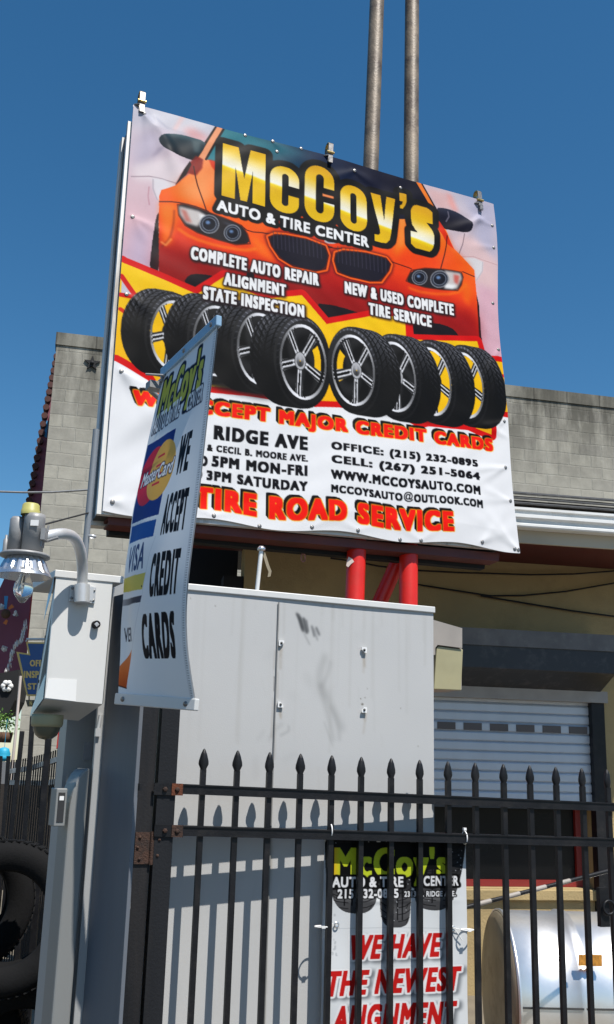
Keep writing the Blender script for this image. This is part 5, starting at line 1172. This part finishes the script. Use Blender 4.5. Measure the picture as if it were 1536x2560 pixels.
# enclosure with rounded head, on the pillar's left side
EP = Plane(PIL.p + PN * .02, PN)
eb = thing('meter_enclosure', EP.hit(175, 2560), 'grey round topped metal enclosure with small display beside the pillar', 'enclosure')
er, el_ = EP.hit(196, 2300), EP.hit(150, 2300); s0 = (er - EP.p) @ PD; s1 = (el_ - EP.p) @ PD
zt_ = EP.hit(212, 1920)[2]; pts = []
Wd = s0 - s1
for t in np.linspace(0, math.pi / 2, 12): pts.append((s0 - Wd * math.sin(t), zt_ - .14 + .14 * math.cos(t)))
O_ = EP.p * [1, 1, 0]
prof = [O_ + PD * s0] + [O_ + PD * s + ZUP * z for s, z in pts] + [O_ + PD * (s0 - Wd)]
MB().prism(prof, -PN * .105).build('enclosure_body', M_enc, eb, bevel=.009)
ld = EP.hit(150, 2018, .01); m_ = MB(); m_.box(ld - PN * .02, [PD * .0165, PN * .03, ZUP * .054]); lb_ = m_.build('display_housing', M_enc, eb, bevel=.003)
MB().box(ld + PN * .0105, [PD * .010, PN * .001, ZUP * .042]).build('display', M_lcd, lb_)
MB().box(ld + PN * .012 + ZUP * .026, [PD * .0065, PN * .0006, ZUP * .006]).build('label', M_label, lb_)
tag(MB().tube([at(340, 1740, 3.22), at(335, 1890, 3.22)], .0065, 10).build('conduit', M_white), 'short white conduit at the right edge of the pillar under the flag', 'conduit')
tag(MB().tube([at(328, 2150, 3.15), at(325, 2270, 3.15), at(318, 2300, 3.15), at(313, 2350, 3.15), at(312, 2430, 3.15)], .002, 6).build('loose_wire', M_grey), 'thin loose grey wire hanging down beside the hinge post', 'wire')

# ------------------------------------------------------------------ yard lamp on its bent arm
la = thing('yard_lamp', PIL.hit(205, 1470, BO), 'grey barn lamp with ribbed reflector on a bent galvanised arm', 'lamp')
YB = PIL.hit(206, 1470, BO + .03)[1]; LY = YB - .24
ap = [(206, 1466, YB), (207, 1425, YB - .012), (205, 1390, YB - .035), (196, 1358, YB - .075), (182, 1340, YB - .12), (163, 1334, YB - .16), (142, 1335, YB - .19), (115, 1341, YB - .22), (82, 1350, LY)]
def smooth_path(P_, k=3):
    P_ = [np.array(p, float) for p in P_]
    for _ in range(k): P_ = [P_[0]] + [q for a, b in zip(P_[:-1], P_[1:]) for q in (a * .75 + b * .25, a * .25 + b * .75)] + [P_[-1]]
    return P_
AP = smooth_path([at(*q) for q in ap]); MB().tube(AP, .0158, 20).build('arm', M_zinc, la)
brk = MB(); c_ = PIL.hit(206, 1486, BO + .001); brk.box(c_ + PN * .003, [PD * .039, PN * .003, ZUP * .024]); brk.tube([at(206, 1462, YB), at(205, 1506, YB)], .023, 16); brk.box(c_ + PN * .018, [PD * .024, PN * .014, ZUP * .021])
bo = brk.build('wall_bracket', M_zinc, la)
for dx in (-.033, .033):
    for dz in (-.015, .015): MB().lathe(c_ + PD * dx + ZUP * dz + PN * .006, PN, [(.005, 0), (.004, .003), (0, .004)], 8).build('bolt', M_grey, bo)
LX = np.array([1.0, 0, 0])
def lp(px, py, dy=0): return at(px, py, LY + dy)
LS = LY / 2.95
class LMB(MB):
    def lathe(s, c, axis, prof, seg=32, mi=0, smooth=True): return MB.lathe(s, c, axis, [(r * LS, h * LS) for r, h in prof], seg, mi, smooth)
LMB().lathe(lp(37, 1380, .01), ZUP, [(.0, .108), (.017, .108), (.0225, .100), (.0235, .0), (.0, .0)], 28).build('ballast_can', M_grey, la)
m_ = LMB(); m_.lathe(lp(80, 1378), ZUP, [(.0, .114), (.030, .113), (.0315, .10), (.032, .0), (.0, .0)], 32); m_.build('ballast_housing', M_grey, la)
MB().box(lp(87, 1307, -.0325), [LX * .011, (0, .0008, 0), ZUP * .008]).build('label', M_label, la)
LMB().lathe(lp(76, 1288), ZUP, [(.0285, .0), (.0285, .014), (.0265, .016), (.0255, .031), (.022, .035), (0, .036)], 28).build('photocell', M_ycap, la)
LMB().lathe(lp(13, 1378, .005), ZUP, [(.008, 0), (.008, .035), (.004, .04), (.004, .05), (0, .05)], 14).build('fuse_cap', M_grey, la)
LMB().lathe(lp(63, 1388), ZUP, [(0, .004), (.068, .004), (.074, .0), (.074, -.006), (.060, -.009), (0, -.009)], 40).build('base_flange', M_grey, la)
rf = []; sg_ = 72; cR_ = lp(64, 1388)
rows = [(.055, -.010), (.060, -.020), (.072, -.048), (.080, -.058), (.083, -.066), (.078, -.066), (.058, -.024), (.045, -.012)]
m_ = MB(); vs = []
for i, (r_, h_) in enumerate(rows):
    for k in range(sg_):
        w = 2 * math.pi * k / sg_; rr = LS * r_ * (1 + (.035 if (k // 2) % 2 else -.02) * (1 if 0 < i < 3 else 0)); vs.append(cR_ + np.array([math.cos(w) * rr, math.sin(w) * rr, h_ * LS]))
m_.add(vs, [(i * sg_ + k, i * sg_ + (k + 1) % sg_, (i + 1) * sg_ + (k + 1) % sg_, (i + 1) * sg_ + k) for i in range(len(rows) - 1) for k in range(sg_)], 0, False); m_.build('reflector', M_alu, la)
LMB().lathe(lp(62, 1440), -ZUP, [(.014, -.02), (.016, .0), (.026, .022), (.029, .038), (.026, .055), (.014, .072), (.008, .080), (0, .082)], 28).build('bulb', M_bulb, la)
m_ = MB(); m_.box(lp(98, 1352), [LX * .012, (0, .014, 0), ZUP * .018]); m_.box(lp(112, 1338, -.004), [LX * .006, (0, .02, 0), ZUP * .016]); m_.tube([lp(120, 1352), lp(146, 1344)], .004, 8); m_.tube([lp(118, 1330), lp(122, 1314)], .003, 8); m_.build('arm_clamp', M_grey, la)

# ------------------------------------------------------------------ flag banner
Lx = np.array([[0, 408], [.2, 372], [.449, 328], [.686, 305], [.80, 301], [.873, 300], [1, 297]]); Rx = np.array([[0, 545], [.25, 516], [.517, 488], [.62, 475], [.718, 466], [.807, 463], [.896, 470], [1, 487]])
def flag_P(u, v):
    u = np.asarray(u, float); v = np.asarray(v, float); sh = np.broadcast(u, v).shape
    uu = np.broadcast_to(u, sh).ravel(); vv = np.broadcast_to(v, sh).ravel(); out = np.empty((len(uu), 3))
    lx = np.interp(vv, Lx[:, 0], Lx[:, 1]); rx = np.interp(vv, Rx[:, 0], Rx[:, 1])
    def pt(px, py, Y):
        d = F0 + ((px - IW / 2) / FOC)[:, None] * CR + ((IH / 2 - py) / FOC)[:, None] * CU; return EYE + d * (Y / d[:, 1])[:, None]
    Lp = pt(lx, 940 + 802 * vv, 3.02 - .05 * vv); Rp = pt(rx, 812 + 944 * vv, 2.67 + .02 * vv + .09 * vv ** 4)
    nn = np.cross(Rp - Lp, -ZUP); nn /= np.linalg.norm(nn, axis=1)[:, None]; nn = np.where((nn @ np.array([-.8, -.6, 0]))[:, None] > 0, nn, -nn)
    bul = .030 * np.sin(uu * math.pi) * np.sin(vv * math.pi) ** 1.5 * (vv) - .012 * np.exp(-((uu - .10) / .09) ** 2) * np.exp(-((vv - .78) / .12) ** 2)
    bul += .0015 * np.sin(vv * 34 + uu * 5) * np.exp(-((uu - .1) / .2) ** 2) * (vv > .3) + .0012 * np.sin(uu * 14 + vv * 9)
    out = Lp * (1 - uu)[:, None] + Rp * uu[:, None] + nn * bul[:, None]
    return out.reshape(sh + (3,))
_sm = {}
def _smooth_tables():
    global Lx, Rx
    for nm in ('L', 'R'):
        t = Lx if nm == 'L' else Rx; v = np.linspace(0, 1, 121); x = np.interp(v, t[:, 0], t[:, 1]); xe = np.concatenate([2 * x[0] - x[9:0:-1], x, 2 * x[-1] - x[-2:-11:-1]])
        x2 = np.convolve(xe, np.ones(19) / 19, 'valid'); 
        if nm == 'L': Lx = np.stack([v, x2], 1)
        else: Rx = np.stack([v, x2], 1)
_smooth_tables()
Y_ = Sheet(flag_P, 200, 520, (232, 236, 240), 2)
OLV = (178, 178, 70)
lg = Y_.textmask("McCoy's", F1(588, 800), F1(972, 1062), bx=.05, by=.03, space=1.15)
s1_ = Y_.textmask("AUTO & TIRE", F1(478, 1238), F1(742, 1248), bx=.04, by=.03, space=1.1); s2_ = Y_.textmask("CENTER", F1(866, 985), F1(1016, 1062), bx=.04, by=.03, space=1.1)
Y_.paint(blur(dilate((lg > .4).astype(np.float32), 10), 1), (22, 24, 44)); Y_.paint(blur(dilate((np.maximum(s1_, s2_) > .4).astype(np.float32), 4), 1), (22, 24, 44))
Y_.paint(lg, (190, 190, 76)); Y_.paint(np.maximum(s1_, s2_), (236, 238, 240))
Y_.poly([F1(380, 1590), F1(716, 1384), F2(556, 28), F2(242, 142)], (32, 56, 128))
cr_, cy_ = Y_.uv(F1(385, 1975)), Y_.uv(F1(508, 1905)); ar = np.linspace(0, 2 * math.pi, 50, endpoint=False); ru, rv = .225, .088
cr_ = np.array([.22, cr_[1]]); cy_ = np.array([.40, cy_[1] - .004])
Y_.poly([(cr_[0] + ru * math.cos(a), cr_[1] + rv * math.sin(a)) for a in ar], (206, 40, 66), uv=True)
Y_.poly([(cy_[0] + ru * .95 * math.cos(a), cy_[1] + rv * math.sin(a)) for a in ar], (232, 178, 84), uv=True)
for k in range(8):
    v_ = cr_[1] - .052 + k * .014
    if k % 2 == 0: Y_.poly([(cy_[0] - .10, v_), (cr_[0] + .20, v_), (cr_[0] + .20, v_ + .007), (cy_[0] - .10, v_ + .007)], (206, 40, 66), uv=True)
    else: Y_.poly([(cr_[0] + .02, v_), (cr_[0] + .12, v_), (cr_[0] + .12, v_ + .007), (cr_[0] + .02, v_ + .007)], (232, 178, 84), uv=True)
c0 = (cr_[1] + cy_[1]) / 2
def uvtext(s_, u0, v0, u1, v1, col, out=None, ow=0, **kw):
    q = [project(flag_P(np.array(a), np.array(b))) for a, b in ((u0, v0), (u1, v1))]; Y_.text(s_, q[0], q[1], col, out, ow, **kw)
uvtext("MasterCard", .05, c0 - .022, .60, c0 + .022, (240, 240, 242), (40, 40, 60), 1.5, bx=.03, by=.02, space=1.08, italic=.2)
for s_, a, b in (("WE", F1(786, 1480), F1(846, 1885)), ("ACCEPT", F1(606, 2178), F2(862, 205)), ("CREDIT", F2(487, 500), F2(772, 968)), ("CARDS", F2(352, 1216), F2(768, 1738))):
    Y_.text(s_, a, b, (15, 17, 26), bx=.08, by=.035, space=1.26)
Y_.poly([F2(242, 176), F2(532, 84), F2(492, 286), F2(214, 376)], (34, 82, 156)); Y_.text("VISA", F2(228, 425), F2(366, 668), (60, 78, 120), bx=.03, by=.02, space=1.08, italic=.18)
Y_.poly([F2(150, 792), F2(402, 715), F2(362, 916), F2(128, 958)], (214, 200, 96)); Y_.ell(F2(355, 880), 1.6, 2.4, (60, 60, 60))
Y_.poly([F2(126, 1044), F2(357, 990), F2(342, 1068), F2(118, 1118)], vgrad(F2(126, 1070), F2(350, 1040), [(0, (170, 172, 178)), (.3, (120, 122, 128)), (.6, (60, 66, 80)), (1, (46, 56, 82))]))
Y_.text("VER", F2(150, 1380), F2(240, 1536), (52, 54, 66), bx=.015, by=.012, space=1.05)
Y_.poly([F2(238, 1630), F2(176, 2092), F2(78, 2060), F2(96, 1830)], vgrad(F2(120, 1700), F2(150, 2090), [(0, (226, 140, 90)), (.5, (222, 112, 52)), (1, (190, 82, 36))])); Y_.line([F2(176, 2092), F2(78, 2062)], 2, (70, 40, 30))
Y_.line([F2(520, 290), F2(452, 480), F2(360, 980), F2(240, 1640)], 1, (190, 196, 206), .8)
Y_.line([F2(240, 168), F2(540, 66)], 1.5, (226, 230, 236))
for k in range(150):                              # stitched hem down the outer edge
    v_ = k / 150; Y_.poly([(.962, v_), (.985, v_), (.985, v_ + .0034), (.962, v_ + .0034)], (150, 154, 160), .8, uv=True)
Y_.line([(.955, 0), (.955, 1)], .8, (176, 180, 188), .9, uv=True)
fl_ = thing('flag_banner', flag_P(np.array(0.), np.array(1.)), 'narrow vertical flag banner about credit cards sticking out from the grey pillar', 'banner')
fN = nrm(np.cross(flag_P(np.array(1.), np.array(.1)) - flag_P(np.array(0.), np.array(.1)), -ZUP)); fN = fN if fN[0] < 0 else -fN
grid_surface('vinyl', flag_P, 200, 520, Y_.done(white=.80), M_print, fl_, thick=-fN * .004, back=M_vback)
for nm, v_, mm, hh, dz in (('top_bar', 0.0, M_flap, .017, .010), ('bottom_bar', 1.0, M_box, .0165, -.006)):
    a_, b_ = flag_P(np.array(-.0), np.array(v_)), flag_P(np.array(1.0), np.array(v_)); d_ = nrm(b_ - a_); n_ = nrm(np.cross(d_, ZUP)); n_ = n_ if n_[0] < 0 else -n_; u_ = nrm(np.cross(n_, d_)); u_ = u_ if u_[2] > 0 else -u_
    m_ = MB(); m_.box((a_ + b_) / 2 + ZUP * dz - n_ * .001, [(b_ - a_) / 2 + d_ * .008, n_ * .009, u_ * hh]); bo = m_.build(nm, mm, fl_, bevel=.003)
    for t_ in ((.45, .93) if v_ == 0 else (.09, .91)): MB().lathe((a_ * (1 - t_) + b_ * t_) + ZUP * dz + n_ * .008, n_, [(.008, 0), (.0065, .003), (0, .0035)], 10).build('rivet', M_screw, bo)
a_ = flag_P(np.array(0.), np.array(0.02)); m_ = MB(); pp = a_ - PN * .06 + PD * .0
m_.tube([a_ + PN * .02 + ZUP * .005, a_ - PN * .10 + ZUP * .005], .009, 12); m_.box(a_ - PN * .015 - ZUP * .012 - PD * .018, [PD * .022, PN * .02, ZUP * .012]); m_.tube([a_ - PD * .055 + ZUP * .016, a_ + PN * .03 + ZUP * .014], .004, 8)
m_.tube([a_ - PN * .10 + ZUP * .005, a_ - PN * .14 + PD * .09 - ZUP * .03], .009, 12); m_.tube([a_ - PN * .14 + PD * .09, np.array([a_[0], a_[1], 0]) - PN * .14 + PD * .09 + ZUP * (pzt - .3)], .012, 12); m_.build('mast_bracket', M_grey, fl_)

# ------------------------------------------------------------------ conduit pole, wires, inspection sign
tp, bt_ = at(241, 1074, 4.7), at(223, 1431, 4.7)
cp = thing('conduit_pole', np.array([bt_[0], bt_[1], 0]), 'slim grey conduit pole rising beside the left edge of the billboard', 'pole')
MB().tube([np.array([tp[0] - .02, tp[1], 0]), tp], .0155, 16).build('pole_tube', M_pipe, cp)
MB().lathe(at(231, 1341, 4.7), ZUP, [(.017, -.006), (.020, -.004), (.020, .004), (.017, .006)], 16).build('pipe_strap', M_zinc, cp)
tag(MB().tube([at(-30, 1228, 12), at(60, 1231, 12), at(130, 1230.5, 12), at(200, 1226, 12), at(226, 1224, 12)], .013, 6).build('overhead_wire', M_grey), 'thin overhead wire crossing the sky at the left edge', 'wire', 'wires left of the billboard')
tag(MB().tube([at(104, 1313, 3.6), at(165, 1297, 4.5), at(222, 1282, 4.69)], .004, 6).build('overhead_wire', M_black), 'thin black wire running from the lamp up to the conduit pole', 'wire', 'wires left of the billboard')
KS = vplane(90, 1660, 6.4, 8); kd = hdir(8)
def kp(x, y, off=0): return KS.hit(*Q3(x, y), off)
mid = 640
kout = [(375, 600), (405, 765), (235, 738), (385, 1368)]
kpoly = kout + [(2 * mid - x, y + 8) for x, y in kout[::-1]]
ks = thing('inspection_sign', kp(mid, 1368), 'blue keystone shaped inspection station sign with yellow border', 'sign')
MB().prism([kp(*q) for q in kpoly], -KS.n * .015).build('sign_border', M_keyy, ks)
ccx, ccy = mid, 980
inn = [(400, 622), (438, 792), (275, 766), (402, 1345)]; ipoly = inn + [(2 * mid - x, y + 8) for x, y in inn[::-1]]
MB().prism([kp(*q, .003) for q in ipoly], -KS.n * .002).build('sign_face', M_keyb, ks)
def letter_mesh(name, text, x0, y0, x1, y1, plane, crop_, off, m, parent, thick=.02):
    G = glyphs(text, .05, .03, 1.15); h, w = G.shape; st = max(1, h // 22); M = G[::st, ::st] > .5; hh, ww = M.shape; m_ = MB()
    for r in range(hh):                            # one flat strip for every run of ink
        c = 0
        while c < ww:
            if M[r, c]:
                e = c
                while e < ww and M[r, e]: e += 1
                q = [plane.hit(*crop_(x0 + (x1 - x0) * a / ww, y0 + (y1 - y0) * b / hh), off) for a, b in ((c, r + 1), (e, r + 1), (e, r), (c, r))]
                m_.add(q, [(0, 1, 2, 3)]); c = e
            else: c += 1
    return m_.build(name, m, parent)
for s_, x0, y0, x1, y1, mm in (("OFFICIAL", 428, 855, 852, 948, M_keyy), ("INSPECTION", 345, 1012, 935, 1112, M_keyy), ("STATION", 398, 1186, 882, 1278, M_keyy)):
    letter_mesh('lettering', s_, x0, y0, x1, y1, KS, Q3, .006, mm, ks)
MB().tube([kp(380, 590), kp(380, 560), kp(900, 560), kp(900, 590)], .008, 8).build('hanger', M_fr, ks)
mini = thing('hanging_plate', kp(420, 1520), 'small dark plate hanging below the keystone sign', 'sign')
MB().prism([kp(*q) for q in ((368, 1425), (600, 1425), (580, 1520), (395, 1520))], -KS.n * .01).build('plate', mat('plate_dark', (.12, .10, .06), .6), mini)
MB().tube([kp(418, 1370), kp(418, 1425)], .004, 6).build('hook', M_dark, mini)
letter_mesh('lettering', "N", 425, 1440, 460, 1505, KS, Q3, .004, M_keyy, mini)

for o in KEEP: pass
